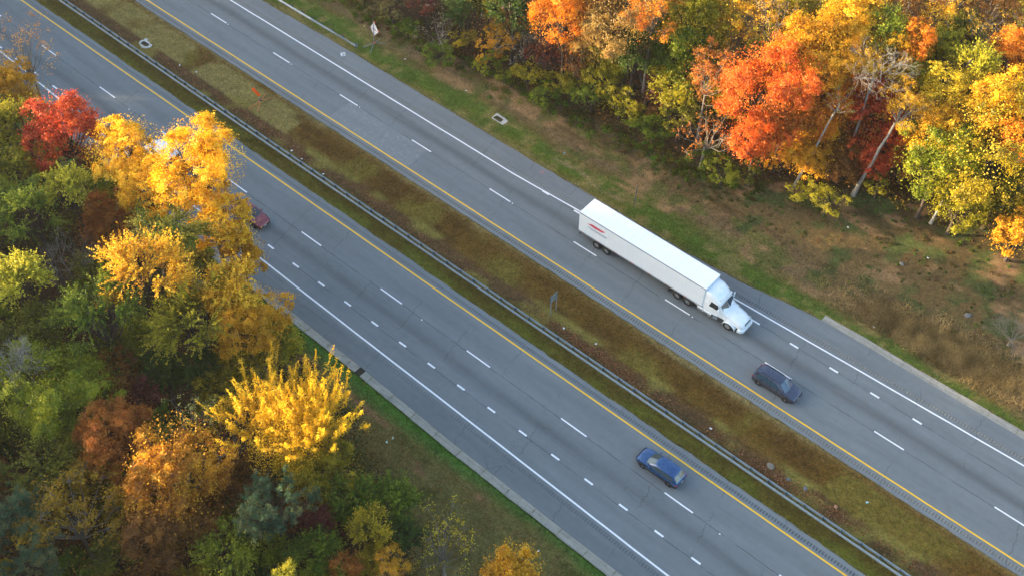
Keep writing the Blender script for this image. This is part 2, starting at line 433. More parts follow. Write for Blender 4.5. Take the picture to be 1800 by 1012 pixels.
def mat_bark(name, c):
    g = NG(name); tc = g.n('TexCoord').outputs['Object']; sp = g.n('SeparateXYZ'); g.put(sp.inputs[0], tc)
    n = g.noise(g.vec(sp.outputs[0], sp.outputs[1], g.math('MULTIPLY', sp.outputs[2], .35)), 9, 6, .7)
    n2 = g.noise(tc, 1.5, 3)
    k = g.maprange(g.math('ADD', g.math('MULTIPLY', n, .7), g.math('MULTIPLY', n2, .3)), .35, .65, .55, 1.3)
    return g.bsdf(g.mix(1.0, c, g.grey(k), 'MULTIPLY'), .9, 0, g.bump(n, .6, .02))
BARK_D = mat_bark('dark_bark', (.055, .040, .030)); BARK_G = mat_bark('grey_bark', (.20, .175, .145)); BARK_W = mat_bark('pale_bark', (.27, .26, .235))
def mat_facecolour(name, trans=.25, rough=.8):
    g = NG(name); c = g.n('Attribute', attribute_name='tint').outputs['Color']
    d = g.n('BsdfDiffuse'); g.put(d.inputs[0], c); tr = g.n('BsdfTranslucent'); g.put(tr.inputs[0], c)
    mx = g.n('MixShader'); mx.inputs[0].default_value = trans
    g.t.links.new(d.outputs[0], mx.inputs[1]); g.t.links.new(tr.outputs[0], mx.inputs[2]); g.t.links.new(mx.outputs[0], g.out.inputs[0])
    return g.m
M_TINT = mat_facecolour('plant_matter')
M_GROUND = mat_ground(); M_ASPH = mat_asphalt(); M_CONC = mat_concrete()
M_CONC2 = mat_concrete('pale_concrete', (.46, .45, .41))
M_WHITE_L = mat_line('white_road_paint', (.80, .81, .81), .56); M_YEL_L = mat_line('yellow_road_paint', (.86, .50, .02), .66)
M_GROOVE = simple('groove_dirt', (.118, .128, .13), .95, 0, .25, 8)
M_GALV = simple('galvanised_steel', (.22, .28, .32), .55, .25, .25, 4)
M_GALV_B = simple('new_galvanised_steel', (.42, .46, .48), .5, .2, .1, 4)
M_POST = simple('weathered_post', (.10, .13, .14), .7, .3, .3, 5)
M_IRON = simple('cast_iron', (.055, .042, .036), .8, .3, .35, 6)
M_HOLE = simple('drain_shaft', (.012, .011, .010), .95)

# ------------------------------------------------------------------ ground: one sheet to the horizon
xs = np.concatenate([[-4000, -1800, -800, -400, -260, -200], np.arange(-170, 24.01, .5), [30, 45, 70, 120, 250, 600, 1500, 4000]])
ys = np.concatenate([[-4000, -1500, -600, -250, -100, -40, -10, 0], np.arange(5, 104.01, .5), np.arange(106, 150, 3), [160, 200, 300, 600, 1500, 4000]])
GX, GY = np.meshgrid(xs, ys, indexing='ij')
GZ = ground_z(GX, GY)
nx, ny = GX.shape
idx = np.arange(nx*ny).reshape(nx, ny)
Q = np.stack([idx[:-1, :-1], idx[1:, :-1], idx[1:, 1:], idx[:-1, 1:]], -1).reshape(-1, 4)
me = np_mesh('ground', np.stack([GX, GY, GZ], -1).reshape(-1, 3), Q, [M_GROUND], cols={'zone': ('POINT', zone_colour(GX, GY).reshape(-1, 3))}, smooth=True)
ground = tag(link('ground', me), 'grass median and verges with brown leaf litter and woodland floor', 'ground', kind='structure')

# ------------------------------------------------------------------ carriageways
HAZE = .00007
X0, X1, GP = -300.0, 60.0, .305
def ragged(x, s):
    return (vnoise(x, x*0+s, .9, s)-.5)*.16+(vnoise(x, x*0+s, .28, s+3)-.5)*.09
def strip(xv, ya, yb, z=0.0, skirt=False):
    n = len(xv); V = np.concatenate([np.stack([xv, ya, np.full(n, z)], 1), np.stack([xv, yb, np.full(n, z)], 1)])
    i = np.arange(n-1); return V, np.stack([i, i+1, n+i+1, n+i], 1)
def join(parts):
    V = []; Qs = []; o = 0
    for v, q in parts: V.append(v); Qs.append(q+o); o += len(v)
    return np.concatenate(V), np.concatenate(Qs)
def carriageway(cols, label, rumble_cols):
    """cols: callables y(x) from inner to outer; rumble bands lie between the column pairs listed"""
    xv = np.arange(X0, X1, .25); parts = []
    for k in range(len(cols)-1):
        if k in rumble_cols: continue
        parts.append(strip(xv, cols[k](xv), cols[k+1](xv)))
    for k in (0, len(cols)-1):                       # thickness at both ragged edges
        y = cols[k](xv); n = len(xv)
        V = np.concatenate([np.stack([xv, y, np.zeros(n)], 1), np.stack([xv, y, np.full(n, -.12)], 1)])
        i = np.arange(n-1); q = np.stack([i, i+1, n+i+1, n+i], 1); parts.append((V, q if k else q[:, ::-1]))
    V, q = join(parts)
    rd = tag(link('road', np_mesh('road', V, q, [M_ASPH])), label, 'road', kind='structure')
    for k in rumble_cols:
        gx = np.arange(-160, 30, GP); vs = []; fs = []; mi = []
        base = np.stack([gx, gx+.01, gx+.03, gx+.155, gx+.175], 1).ravel(); zz = np.tile([0, 0, -.013, -.013, 0], len(gx))
        a = cols[k](base); b = cols[k+1](base); n = len(base)
        V = np.concatenate([np.stack([base, a, zz], 1), np.stack([base, b, zz], 1), np.stack([base, a, zz*0], 1), np.stack([base, b, zz*0], 1)])
        i = np.arange(n-1); q = np.stack([i, i+1, n+i+1, n+i], 1); gm = (np.isin(i % 5, (1, 2, 3))).astype(int)
        s_ = i[(i % 5 == 1) | (i % 5 == 2) | (i % 5 == 3)]
        qa = np.stack([s_, s_+1, 2*n+s_+1, 2*n+s_], 1); qb = np.stack([n+s_, n+s_+1, 3*n+s_+1, 3*n+s_], 1)
        xe = np.array([X0, -160.0]); xf = np.array([base[-1], X1]); ends = [strip(e, cols[k](e), cols[k+1](e)) for e in (xe, xf)]
        Vt, qt = join([(V, np.concatenate([q, qa, qb]))]+ends)
        me = np_mesh('rumble_strip', Vt, qt, [M_ASPH, M_GROOVE])
        mi = np.zeros(len(qt), np.int32); mi[:len(q)] = gm; mi[len(q):len(q)+len(qa)+len(qb)] = 1
        me.polygons.foreach_set('material_index', mi)
        tag(link('rumble_strip', me, rd), kind='stuff')
    return rd
f = lambda c: (lambda x: np.full(len(x), c))
road_sw = carriageway([lambda x: 51.86+ragged(x, 1), f(51.40), f(51.02), lambda x: interp(x, SW_WHITE)-.42, lambda x: interp(x, SW_WHITE)-.82, lambda x: interp(x, SW_OUT)+.02],
                      'grey asphalt carriageway on the left with an auxiliary lane and rumble strips', (1, 3))
road_ne = carriageway([lambda x: 60.46+ragged(x, 2), f(60.82), f(61.22), lambda x: interp(x, NE_WHITE)+.45, lambda x: interp(x, NE_WHITE)+.85, lambda x: interp(x, NE_OUT)+ragged(x, 5)*np.where(x > -22, .2, 1)],
                      'grey asphalt carriageway on the right carrying the white lorry', (1, 3))
def edge_line(rd, fn, w, mt, nm='edge_line'):
    xv = np.arange(X0, X1, .6); c = fn(xv)+(vnoise(xv, xv*0, 2.2, 9)-.5)*.03
    V, q = strip(xv, c-w/2, c+w/2, .004); link(nm, np_mesh(nm, V, q, [mt]), rd)
edge_line(road_sw, f(50.69), .17, M_YEL_L); edge_line(road_ne, f(61.60), .17, M_YEL_L)
edge_line(road_sw, lambda x: interp(x, SW_WHITE), .18, M_WHITE_L); edge_line(road_ne, lambda x: interp(x, NE_WHITE), .17, M_WHITE_L)
def dash_mesh(L, w):
    b = MB(); b.add([(0, -w/2, 0), (L, -w/2, 0), (L+.02, 0, 0), (L, w/2, 0), (0, w/2, 0), (-.015, 0, 0)], [(0, 1, 2, 3, 4, 5)])
    return b.mesh('lane_dash', M_WHITE_L)
long_m, short_m = dash_mesh(3.1, .15), dash_mesh(.95, .20)
for k in range(-3, 14):
    link('lane_dash', long_m, road_ne, (-108.70+12.192*k, 65.30, .004)); link('lane_dash', long_m, road_sw, (-119.85+12.192*k, 46.99, .004))
for k in range(-30, 8): link('lane_dash', short_m, road_sw, (-16.8+3.975*k, 43.34, .004))
for k in range(-7, 4): link('lane_dash', short_m, road_ne, (-22.75+4.55*k+(-.6 if k < -5 else 0), 68.96+(0 if k > -7 else .0), .0045))
M_STUD = simple('white_stud', (.8, .8, .78), .4)
sb = MB(); sb.add([(-.07, -.06, 0), (.07, -.06, 0), (.07, .06, 0), (-.07, .06, 0), (-.04, -.04, .02), (.04, -.04, .02), (.04, .04, .02), (-.04, .04, .02)], [(4, 5, 6, 7), (0, 1, 5, 4), (1, 2, 6, 5), (2, 3, 7, 6), (3, 0, 4, 7)])
sm = sb.mesh('road_stud', M_STUD)
for k in (-1, 0, 1, 2, 4, 6): link('road_stud', sm, road_ne, (-108.7+12.192*k+3.45, 65.27, .004))
for k in (1, 5, 8): link('road_stud', sm, road_sw, (-119.85+12.192*k+6.1, 46.85, .004))
# painted diamond with an arrow-like stroke on the right-hand shoulder
b = MB(); dc = [(-90.02, 70.80), (-89.74, 71.28), (-89.17, 70.89), (-89.47, 70.42)]; cx = sum(p[0] for p in dc)/4; cy = sum(p[1] for p in dc)/4
for i in range(4):
    p, q2 = dc[i], dc[(i+1) % 4]; pi = (cx+(p[0]-cx)*.76, cy+(p[1]-cy)*.76); qi = (cx+(q2[0]-cx)*.76, cy+(q2[1]-cy)*.76)
    b.add([(*p, .004), (*q2, .004), (*qi, .004), (*pi, .004)], [(0, 3, 2, 1)])
b.add([(-89.84, 70.72, .0045), (-89.72, 70.66, .0045), (-89.52, 71.02, .0045), (-89.60, 71.08, .0045)], [(0, 1, 2, 3)])
b.add([(-89.80, 70.62, .005), (-89.58, 70.60, .005), (-89.62, 70.80, .005)], [(0, 1, 2)])
b.build('painted_diamond', M_WHITE_L, road_ne)
b = MB(); b.box((-57.2, 71.25, .003), (.55, .07, .003), .9); b.box((-56.95, 71.1, .003), (.2, .06, .003), .2)
b.build('survey_mark', simple('pink_spray', (.55, .12, .12), .7), road_ne)

# concrete gutters made of slabs
def gutter(name, xa, xb, fin, w, label, mt, step=3.05, gap=None):
    r = empty(name, (xa, float(fin(np.array([xa]))[0]), 0)); tag(r, label, 'gutter', kind='structure')
    x = xa
    while x < xb:
        x2 = min(x+step, xb); segs = [(x, x2)]
        if gap and x < gap[0] < x2: segs = [(x, gap[0]), (gap[1], x2)]
        elif gap and gap[0] <= x < gap[1]: segs = [(gap[1], x2)]
        for a, e in segs:
            if e-a < .2: continue
            a2, e2 = a+.014, e-.014; b = MB(); s = 1 if w > 0 else -1; J = [random.uniform(-.03, .03) for _ in range(4)]
            pts = []
            for xx, j in ((a2, 0), ((a2+e2)/2, 2), (e2, 1)):
                y = float(fin(np.array([xx]))[0]); yo = y+w+J[j] if j != 2 else y+w+(J[0]+J[1])/2+random.uniform(-.03, .03)
                dz = J[3]*.15
                pts.append([(xx, y, .006+dz), (xx, y+w*.45, -.018+dz), (xx, yo, .03+dz), (xx, y, -.14), (xx, yo, -.14)])
            V = [p for q_ in pts for p in q_]; F = []
            for k in range(2):
                o = k*5; n = o+5
                for i, j in ((0, 1), (1, 2), (2, 4), (4, 3), (3, 0)): F.append((o+i, n+i, n+j, o+j) if s > 0 else (o+j, n+j, n+i, o+i))
            F += [(0, 1, 2, 4, 3), (13, 14, 12, 11, 10)]
            b.add([(p[0]-xa, p[1]-r.location.y, p[2]) for p in V], F)
            b.build('concrete_slab', mt, r)
        x += step
    return r
gutter('gutter', -75.9, 30, lambda x: interp(x, SW_OUT), -.86, 'weathered concrete gutter of slabs along the left carriageway', M_CONC, gap=(-53.27, -52.58))
gutter('gutter', -21.9, 30, lambda x: interp(x, NE_OUT)+.0, .80, 'pale concrete gutter of slabs on the right bank', mat_concrete('right_gutter_concrete', (.30, .285, .24)), 3.0)

# ------------------------------------------------------------------ drains
def grate(name, x0, x1, y0, y1, z, label, n, along_x, apron=None, frame=.1):
    cx, cy = (x0+x1)/2, (y0+y1)/2; r = empty(name, (cx, cy, z)); a, c = x1-x0, y1-y0
    tag(r, label, 'drain', 'storm drains')
    b = MB(); b.box((0, 0, -.30), (a, c, .02)); 
    for sx, sy, dx, dy in ((0, 1, a+.08, .04), (0, -1, a+.08, .04), (1, 0, .04, c), (-1, 0, .04, c)):
        b.box((sx*(a/2+.02), sy*(c/2+.02), -.15), (dx, dy, .31))
    b.build('shaft', M_HOLE, r)
    bb = MB(); bb.box((0, 0, 0), ((c if not along_x else .035) if False else (.035 if not along_x else a), (c if not along_x else .03), .04)); mb = bb.mesh('grate_bar', M_IRON)
    for i in range(n):
        t = (i+.5)/n-.5; link('grate_bar', mb, r, (t*a if not along_x else 0, 0 if not along_x else t*c, .0))
    b = MB()
    if not along_x: b.box((0, 0, -.005), (a, .05, .035))
    else: b.box((0, 0, -.005), (.05, c, .035))
    b.build('cross_bar', M_IRON, r)
    if apron:
        b = MB(); inn = [(-a/2-.03, -c/2-.03), (a/2+.03, -c/2-.03), (a/2+.03, c/2+.03), (-a/2-.03, c/2+.03)]
        k = len(apron); V = []; F = []
        # ring between the opening and the uneven outline, fanned by angle
        ang = [math.atan2(p[1], p[0]) for p in apron]
        ring_in = []
        for t in ang:
            dx, dy = math.cos(t), math.sin(t); s_ = min((a/2+.03)/max(abs(dx), 1e-6), (c/2+.03)/max(abs(dy), 1e-6)); ring_in.append((dx*s_, dy*s_))
        for i in range(k):
            V += [(*apron[i], .02), (*ring_in[i], .025), (*apron[i], -.2)]
        for i in range(k):
            j = (i+1) % k; F += [(i*3, j*3, j*3+1, i*3+1), (i*3+2, j*3+2, j*3, i*3)]
        b.add(V, F); b.build('concrete_apron', M_CONC2, r)
    return r
grate('storm_drain', -110.87, -109.72, 55.55, 56.13, -.15, 'iron grate in a ragged white concrete apron on the median', 9, False,
      [(-.95, -.12), (-.72, -.42), (-.2, -.56), (.25, -.72), (.72, -.55), (1.02, -.05), (.98, .34), (.72, .56), (.42, .40), (.1, .62), (-.35, .58), (-.55, .92), (-.92, .70), (-.80, .36), (-1.02, .22)])
grate('storm_drain', -67.42, -66.28, 74.38, 74.96, -.0, 'iron grate in a pale concrete frame on the right verge', 9, False,
      [(-.72, -.42), (0, -.43), (.62, -.45), (1.1, -.5), (1.2, .05), (1.15, .42), (.5, .6), (-.1, .60), (-.65, .72), (-.82, .55), (-.74, 0)])
gd = grate('storm_drain', -53.25, -52.60, 37.80, 38.56, .0, 'iron grate set into the left concrete gutter', 8, False)

# ------------------------------------------------------------------ guard rails
WP = [(0, -.155), (.03, -.15), (.08, -.115), (.08, -.06), (.0, -.02), (.0, .02), (.08, .06), (.08, .115), (.03, .15), (0, .155)]
def wbeam(L, side, mt):
    b = MB(); n = len(WP); V = []
    for x in (0, L):
        V += [(x, side*y, z) for y, z in WP]+[(x, side*(y-.012), z) for y, z in WP]
    F = []
    for i in range(n-1):
        a = (i, i+1, 2*n+i+1, 2*n+i); c = (n+i, 3*n+i, 3*n+i+1, n+i+1)
        F += [a, c] if side < 0 else [a[::-1], c[::-1]]
    F += [(0, n, 3*n, 2*n), (n-1, 3*n-1, 4*n-1, 2*n-1)]
    b.add(V, F); return b.mesh('rail_beam', mt, True)
def post_mesh(h):
    b = MB(); b.box((0, 0, h/2-.3), (.012, .15, h+.6)); b.box((0, .075, h/2-.3), (.11, .012, h+.6)); b.box((0, -.075, h/2-.3), (.11, .012, h+.6))
    return b.mesh('post', M_POST)
bo = MB(); bo.box((0, 0, 0), (.12, .13, .30)); BLK = bo.mesh('spacer_block', simple('dark_spacer', (.06, .10, .115), .75, 0, .25))
bolt = MB(); bolt.cyl((0, 0, 0), (0, .02, 0), .02, n=6)
med = empty('guard_rail', (-60, 53.66, -.1)); tag(med, 'long double-sided steel guard rail down the grassy median', 'guard rail')
def med_y(x): return 53.66+(max(0, -88-x)*.006)
B1, B2 = wbeam(3.82, -1, M_GALV), wbeam(3.82, 1, M_GALV); PM = post_mesh(.82)
for i in range(96):
    x = -152.9+1.905*i+(.0); y = med_y(x)
    if x > 22: break
    link('post', PM, med, (x+60, y-53.66, .0))
    for s in (-1, 1): link('spacer_block', BLK, med, (x+60, y-53.66+s*.155, .70))
    if i % 2 == 0:
        for s, bm in ((-1, B1), (1, B2)):
            o = link('rail_beam', bm, med, (x+60, y-53.66+s*.225, .70)); o.rotation_euler.z = math.atan2(med_y(x+3.81)-y, 3.81)
gr2 = empty('guard_rail', (-96, 72.72, 0)); tag(gr2, 'short single guard rail ending on the right verge near the white sign', 'guard rail')
B3, B4 = wbeam(3.82, -1, M_GALV_B), wbeam(3.82, -1, M_GALV); PM2 = post_mesh(.76)
for i in range(24):
    x = -91.6-1.905*i
    link('post', PM2, gr2, (x+96, .12, 0)); link('spacer_block', BLK, gr2, (x+96, -.03, .60))
    if i % 2 == 0: link('rail_beam', B4 if x > -98 else B3, gr2, (x-1.905+96, -.12, .60))
b = MB(); link('rail_beam', B4, gr2, (-92.9+96, -.12, .60))
b = MB(); n = 9                                          # flared rounded end terminal
V = []; F = []
for i in range(n):
    t = i/(n-1)*math.pi*1.02; V += [(6.9+.22*math.sin(t), -.17+.19*(1-math.cos(t)), .44), (6.9+.22*math.sin(t), -.17+.19*(1-math.cos(t)), .76), (6.9+.20*math.sin(t), -.155+.175*(1-math.cos(t)), .76), (6.9+.20*math.sin(t), -.155+.175*(1-math.cos(t)), .44)]
for i in range(n-1):
    a = i*4; c = a+4
    for j in range(4): F.append((a+j, c+j, c+(j+1) % 4, a+(j+1) % 4))
b.add(V, F); b.build('end_terminal', M_GALV, gr2, True)
b = MB(); b.box((6.75, .02, .35), (.14, .12, .9)); b.build('end_post', M_POST, gr2)

# ------------------------------------------------------------------ signs
def diamond_sign(name, base, legs, pole_top, corners, c_face, c_tip, c_leg, c_hub, label, cross):
    r = empty(name, (base[0], base[1], float(ground_z(base[0], base[1])))); gz = r.location.z
    tag(r, label, 'roadwork sign', 'folding roadwork signs')
    L = lambda p: (p[0]-base[0], p[1]-base[1], p[2]-gz)
    for p in legs:
        b = MB(); b.bar((0, 0, .34), L((p[0], p[1], float(ground_z(p[0], p[1]))+.015)), .05, .05); b.build('leg', c_leg, r)
    b = MB(); b.box((0, 0, .34), (.2, .2, .22)); b.build('hub', c_hub, r, bevel=.02)
    b = MB(); b.cyl((0, 0, .4), L(pole_top), .032, .024, 8); b.build('pole', M_GALV, r, True)
    T, R_, B_, Lf = [Vector(L(p)) for p in corners]; ctr = (T+R_+B_+Lf)/4
    nrm = (R_-Lf).cross(T-B_).normalized(); FS = 1 if cross else (1 if nrm.y > 0 else -1)
    b = MB(); N = 6; V = []; F = []
    for side in (0, 1):
        for i in range(N+1):
            for j in range(N+1):
                u, v = i/N, j/N
                p = T*(1-u)*(1-v)+R_*u*(1-v)+B_*u*v+Lf*(1-u)*v
                bul = .05*math.sin(u*math.pi)*math.sin(v*math.pi)
                V.append(p-nrm*FS*(bul+.006*side+.04))
    M_ = (N+1)**2
    for i in range(N):
        for j in range(N):
            a = i*(N+1)+j; q = (a, a+1, a+N+2, a+N+1); F += [q, tuple(M_+k for k in reversed(q))]
    b.add(V, F); b.build('sign_cloth', c_face, r, True)
    for p in ((T, R_, B_, Lf) if cross else ()):
        d = (ctr-p).normalized(); s_ = nrm.cross(d)
        b = MB(); q = [p-d*.03-s_*.05-nrm*.07, p-d*.03+s_*.05-nrm*.07, p+d*.18+s_*.16-nrm*.07, p+d*.18-s_*.16-nrm*.07]
        b.slab(q, .07); b.build('corner_pocket', c_tip, r)
    if cross:
        for a, c in ((T, B_), (Lf, R_)):
            b = MB(); b.bar(a-nrm*.015, c-nrm*.015, .045, .02); b.build('cross_rib', cross, r)
            b = MB(); b.bar(a-nrm*.12, c-nrm*.12, .045, .02); b.build('cross_rib', cross, r)
M_CLOTH_W = simple('white_sign_back', (.72, .74, .78), .7, 0, .06); M_CLOTH_O = simple('orange_sign_cloth', (.98, .15, .006), .6, 0, .06)
M_TIP = simple('orange_tip', (.85, .13, .02), .6); M_LEG_O = simple('orange_legs', (.62, .15, .06), .55, .2); M_RIB = simple('rib', (.32, .14, .14), .6)
diamond_sign('roadwork_sign', (-87.95, 74.76), [(-88.70, 73.45), (-87.02, 75.98), (-87.22, 73.30), (-88.24, 76.05)], (-87.90, 74.95, 3.75),
             [(-87.87, 75.0, 3.45), (-87.05, 74.85, 2.35), (-87.9, 74.82, 1.40), (-88.42, 74.82, 2.45)], M_CLOTH_W, M_TIP, M_GALV, simple('orange_hub', (.6, .12, .03), .6),
             'white diamond cloth sign with orange corners on a grey tripod', M_RIB)
diamond_sign('roadwork_sign', (-90.55, 58.10), [(-91.30, 59.66), (-90.00, 59.64), (-90.82, 56.40), (-89.70, 56.74)], (-90.62, 57.62, 3.1),
             [(-90.60, 57.62, 2.62), (-89.72, 57.80, 1.78), (-90.52, 57.92, 1.0), (-91.42, 57.76, 1.74)], M_CLOTH_O, M_CLOTH_O, M_LEG_O, simple('black_hub', (.03, .03, .03), .6),
             'bright orange cloth sign seen at an angle on orange crossed legs', None)
r = empty('road_sign', (-43.3, 56.45, float(ground_z(-43.3, 56.45)))); tag(r, 'grey sheet sign on two posts in the median seen edge-on', 'road sign')
for yy in (-.44, .46):
    b = MB(); b.box((0, yy, 1.45), (.06, .06, 3.1)); b.build('post', M_GALV, r)
b = MB(); b.box((-.05, .05, 2.42), (.02, 1.12, 1.05)); b.build('sign_panel', simple('sign_back', (.20, .22, .20), .6, .3), r)
for zz in (2.1, 2.75):
    b = MB(); b.box((-.025, .05, zz), (.03, 1.08, .05)); b.build('rail', M_GALV, r)
r = empty('road_sign', (-46.03, 73.90, 0)); tag(r, 'thin upright sign post on the right verge beside the lorry', 'road sign'); r.rotation_euler = (-.02, .03, 0)
b = MB(); b.box((0, 0, 1.5), (.055, .05, 3.2)); b.build('post', M_POST, r)
b = MB(); b.box((-.04, 0, 2.35), (.02, .46, 1.15), .35); b.build('sign_panel', simple('sign_back', (.20, .22, .20), .6, .3), r)
b = MB(); b.box((0, 0, .85), (.16, .16, .12)); b.build('post_collar', M_POST, r)

# ------------------------------------------------------------------ vehicles
M_GLASS = simple('dark_window', (.014, .018, .022), .06, 0, .1, Specular_IOR_Level=.9)
M_BLUEGLASS = simple('tinted_window', (.02, .06, .10), .05, 0, .1, Specular_IOR_Level=1.0)
M_TYRE = simple('tyre_rubber', (.018, .018, .018), .9); M_RIM = simple('wheel_alloy', (.42, .43, .44), .35, .8)
M_TRIM = simple('black_trim', (.02, .02, .02), .6); M_RED = simple('red_lamp', (.45, .015, .02), .2, 0, .05)
M_LAMP = simple('clear_lamp', (.72, .74, .75), .12, .3); M_PLATE = simple('plate', (.6, .6, .58), .5)
def paint(name, c, met=.25): return simple(name, c, .28, met, .04, 2, Coat_Weight=.8, Coat_Roughness=.06)
def wheel(parent, x, y, r, w, s, rim=None):
    b = MB(); nm = 24; V = []; F = []
    pr = [(r*.62, -w/2), (r*.9, -w/2), (r, -w/2+.035), (r, w/2-.035), (r*.9, w/2), (r*.62, w/2)]
    for i in range(nm):
        t = 2*math.pi*i/nm
        for rr, yy in pr: V.append((rr*math.cos(t), yy, rr*math.sin(t)))
    k = len(pr)
    for i in range(nm):
        j = (i+1) % nm
        for q in range(k-1): F.append((i*k+q, i*k+q+1, j*k+q+1, j*k+q))
    b.add(V, F); wh = b.build('wheel', M_TYRE, parent, True, loc=(x, y, r))
    b = MB(); b.cyl((0, -w*.38, 0), (0, w*.38, 0), r*.63, n=20)
    for i in range(5):
        t = 2*math.pi*i/5; b.box((r*.3*math.cos(t), s*w*.42, r*.3*math.sin(t)), (r*.16, .02, r*.16))
    b.cyl((0, s*w*.36, 0), (0, s*w*.48, 0), r*.16, n=10); b.build('rim', rim or M_RIM, wh, True)
    return wh
def car(name, loc, rz, label, cat, pm, L, W, H, kind='suv', glass=None):
    glass = glass or M_GLASS
    r = empty(name, (*loc, 0), rz); tag(r, label, cat, 'traffic on the carriageways')
    h, w = L/2, W/2; belt = {'suv': .98, 'sedan': .88, 'hatch': .93, 'van': 1.1}[kind]; hood = {'suv': .98, 'sedan': .86, 'hatch': .92, 'van': 1.15}[kind]
    def sec(x, k, zt, zb=.30, crown=.04):
        return (x, [(0, zb), (w*k*.86, zb), (w*k*.97, zb+.14), (w*k, .62), (w*k*.985, zt-.12), (w*k*.93, zt-.02), (w*k*.6, zt+crown*.7), (0, zt+crown)])
    st = [sec(-h, .80, belt-.18, .42, .02), sec(-h+.07, .90, belt-.06, .34), sec(-h+.32, .975, belt-.01), sec(-h+.9, 1.0, belt), sec(0, 1.0, belt), sec(h-1.35, 1.0, belt, crown=.03),
          sec(h-1.05, .985, hood-.02, crown=.05), sec(h-.5, .95, hood-.11, crown=.06), sec(h-.18, .88, hood-.21, .34, .04), sec(h-.04, .78, hood-.32, .40, .02), sec(h, .66, hood-.42, .46, 0)]
    b = MB(); b.loft(st); b.build('body', pm, r, True)
    b = MB(); b.loft([(x, [(0, .22), (yy*.9, .22), (yy*1.005, .27), (yy*1.01, .40), (yy*.9, .42), (0, .42)]) for x, yy in ((-h+.05, w*.86), (-h+.3, w*.97), (h-.45, w*.96), (h-.1, w*.78))]); b.build('sill', M_TRIM, r, True)
    rb = {'suv': (-h+.18, -h+.45, h-1.95, h-1.15), 'hatch': (-h+.12, -h+.62, h-2.05, h-1.15), 'sedan': (-h+.75, -h+1.35, h-2.15, h-1.30), 'van': (-h+.05, -h+.12, h-1.5, h-.75)}[kind]
    xb0, xr0, xr1, xb1 = rb; zb, zr = belt-.03, H; wb, wr = w*.90, w*(.74 if kind != 'van' else .84)
    def ring(z, xa, xb_, ww, bow): return [(xa, ww*.86, z), (xa-bow*.4, 0, z), (xa, -ww*.86, z), (xa+.25, -ww, z), ((xa+xb_)/2, -ww*1.01, z), (xb_-.3, -ww, z), (xb_, -ww*.84, z), (xb_+bow, 0, z), (xb_, ww*.84, z), (xb_-.3, ww, z), ((xa+xb_)/2, ww*1.01, z), (xa+.25, ww, z)]
    A, B_, T = ring(zb, xb0, xb1, wb, .12), ring(zr-.06, xr0, xr1, wr, .08), ring(zr, xr0+.16, xr1-.2, wr*.84, .05)
    b = MB(); n = 12; V = A+B_+T+[((xr0+xr1)/2, 0, zr+.025)]; F = []
    for k in range(2):
        for i in range(n): j = (i+1) % n; F.append((k*n+j, k*n+i, (k+1)*n+i, (k+1)*n+j))
    for i in range(n): F.append((2*n+(i+1) % n, 2*n+i, 3*n))
    b.add(V, F); b.build('cabin', pm, r, True)
    def pane(nm, a0, a1, a2, a3, off=.012, m_=None):
        q = [Vector(p) for p in (a0, a1, a2, a3)]; c = sum(q, Vector())/4; nr = (q[1]-q[0]).cross(q[3]-q[0]).normalized()
        if nr.dot(c-Vector((0, 0, zb))) < 0: q = [q[1], q[0], q[3], q[2]]; nr = -nr
        q = [p+(c-p).normalized()*.05 for p in q]
        bb = MB(); bb.slab([p+nr*off for p in q], .008); bb.build(nm, m_ or glass, r)
    V3 = lambda P_, t, Q_: tuple(P_[k]*(1-t)+Q_[k]*t for k in range(3))
    for i, j in ((6, 7), (7, 8)): pane('windscreen', A[i], A[j], B_[j], B_[i])
    for i, j in ((0, 1), (1, 2)): pane('rear_window', V3(A[i], .12, B_[i]), V3(A[j], .12, B_[j]), V3(B_[j], .06, A[j]), V3(B_[i], .06, A[i]))
    for i, j in ((3, 4), (4, 5), (9, 10), (10, 11)): pane('side_window', V3(A[i], .1, B_[i]), V3(A[j], .1, B_[j]), V3(B_[j], .1, A[j]), V3(B_[i], .1, A[i]))
    for s in (-1, 1):
        for xx in (h-.92, -h+.88):
            b = MB(); b.cyl((xx, s*(w-.03), .36), (xx, s*(w+.004), .36), .40, n=22); b.build('wheel_arch', M_TRIM, r)
            wheel(r, xx, s*(w-.10), .335, .225, s)
        b = MB(); b.slab([(h-.36, s*w*.90, hood-.33), (h-.07, s*w*.64, hood-.38), (h-.10, s*w*.62, hood-.25), (h-.42, s*w*.87, hood-.19)], .045*(1 if s > 0 else -1)); b.build('headlight', M_LAMP, r)
        b = MB(); b.box((-h+.10, s*w*.80, belt-.20), (.14, .22, .17)); b.build('taillight', M_RED, r, bevel=.02)
        b = MB(); b.box((h-1.62, s*(w+.05), belt+.07), (.14, .2, .13)); b.build('wing_mirror', pm, r, bevel=.03)
        for xx in (.15, -.75): 
            b = MB(); b.box((xx, s*(w-.002), belt-.17), (.17, .03, .03)); b.build('door_handle', M_TRIM, r)
        for xx in (h-1.5, .28-.1, -.95):
            b = MB(); b.box((xx, s*(w-.006), .66), (.012, .02, .52)); b.build('door_seam', M_TRIM, r)
        if kind == 'suv':
            b = MB(); b.box(((xr0+xr1)/2, s*wr*.82, zr+.03), (xr1-xr0-.5, .04, .035)); b.build('roof_rail', M_TRIM, r)
    b = MB(); b.box((h-.02, 0, hood-.42), (.06, w*.95, .14)); b.build('grille', M_TRIM, r, bevel=.01)
    b = MB(); b.box((-h+.0, 0, .62), (.03, .32, .16)); b.build('number_plate', M_PLATE, r)
    b = MB(); b.box((h+.005, 0, .42), (.03, .32, .12)); b.build('number_plate', M_PLATE, r)
    return r
car('car', (-20.9, 63.45), 0, 'dark charcoal blue estate car heading right in the right carriageway', 'car', paint('charcoal_paint', (.040, .050, .085)), 4.85, 1.86, 1.66, 'suv', M_BLUEGLASS)
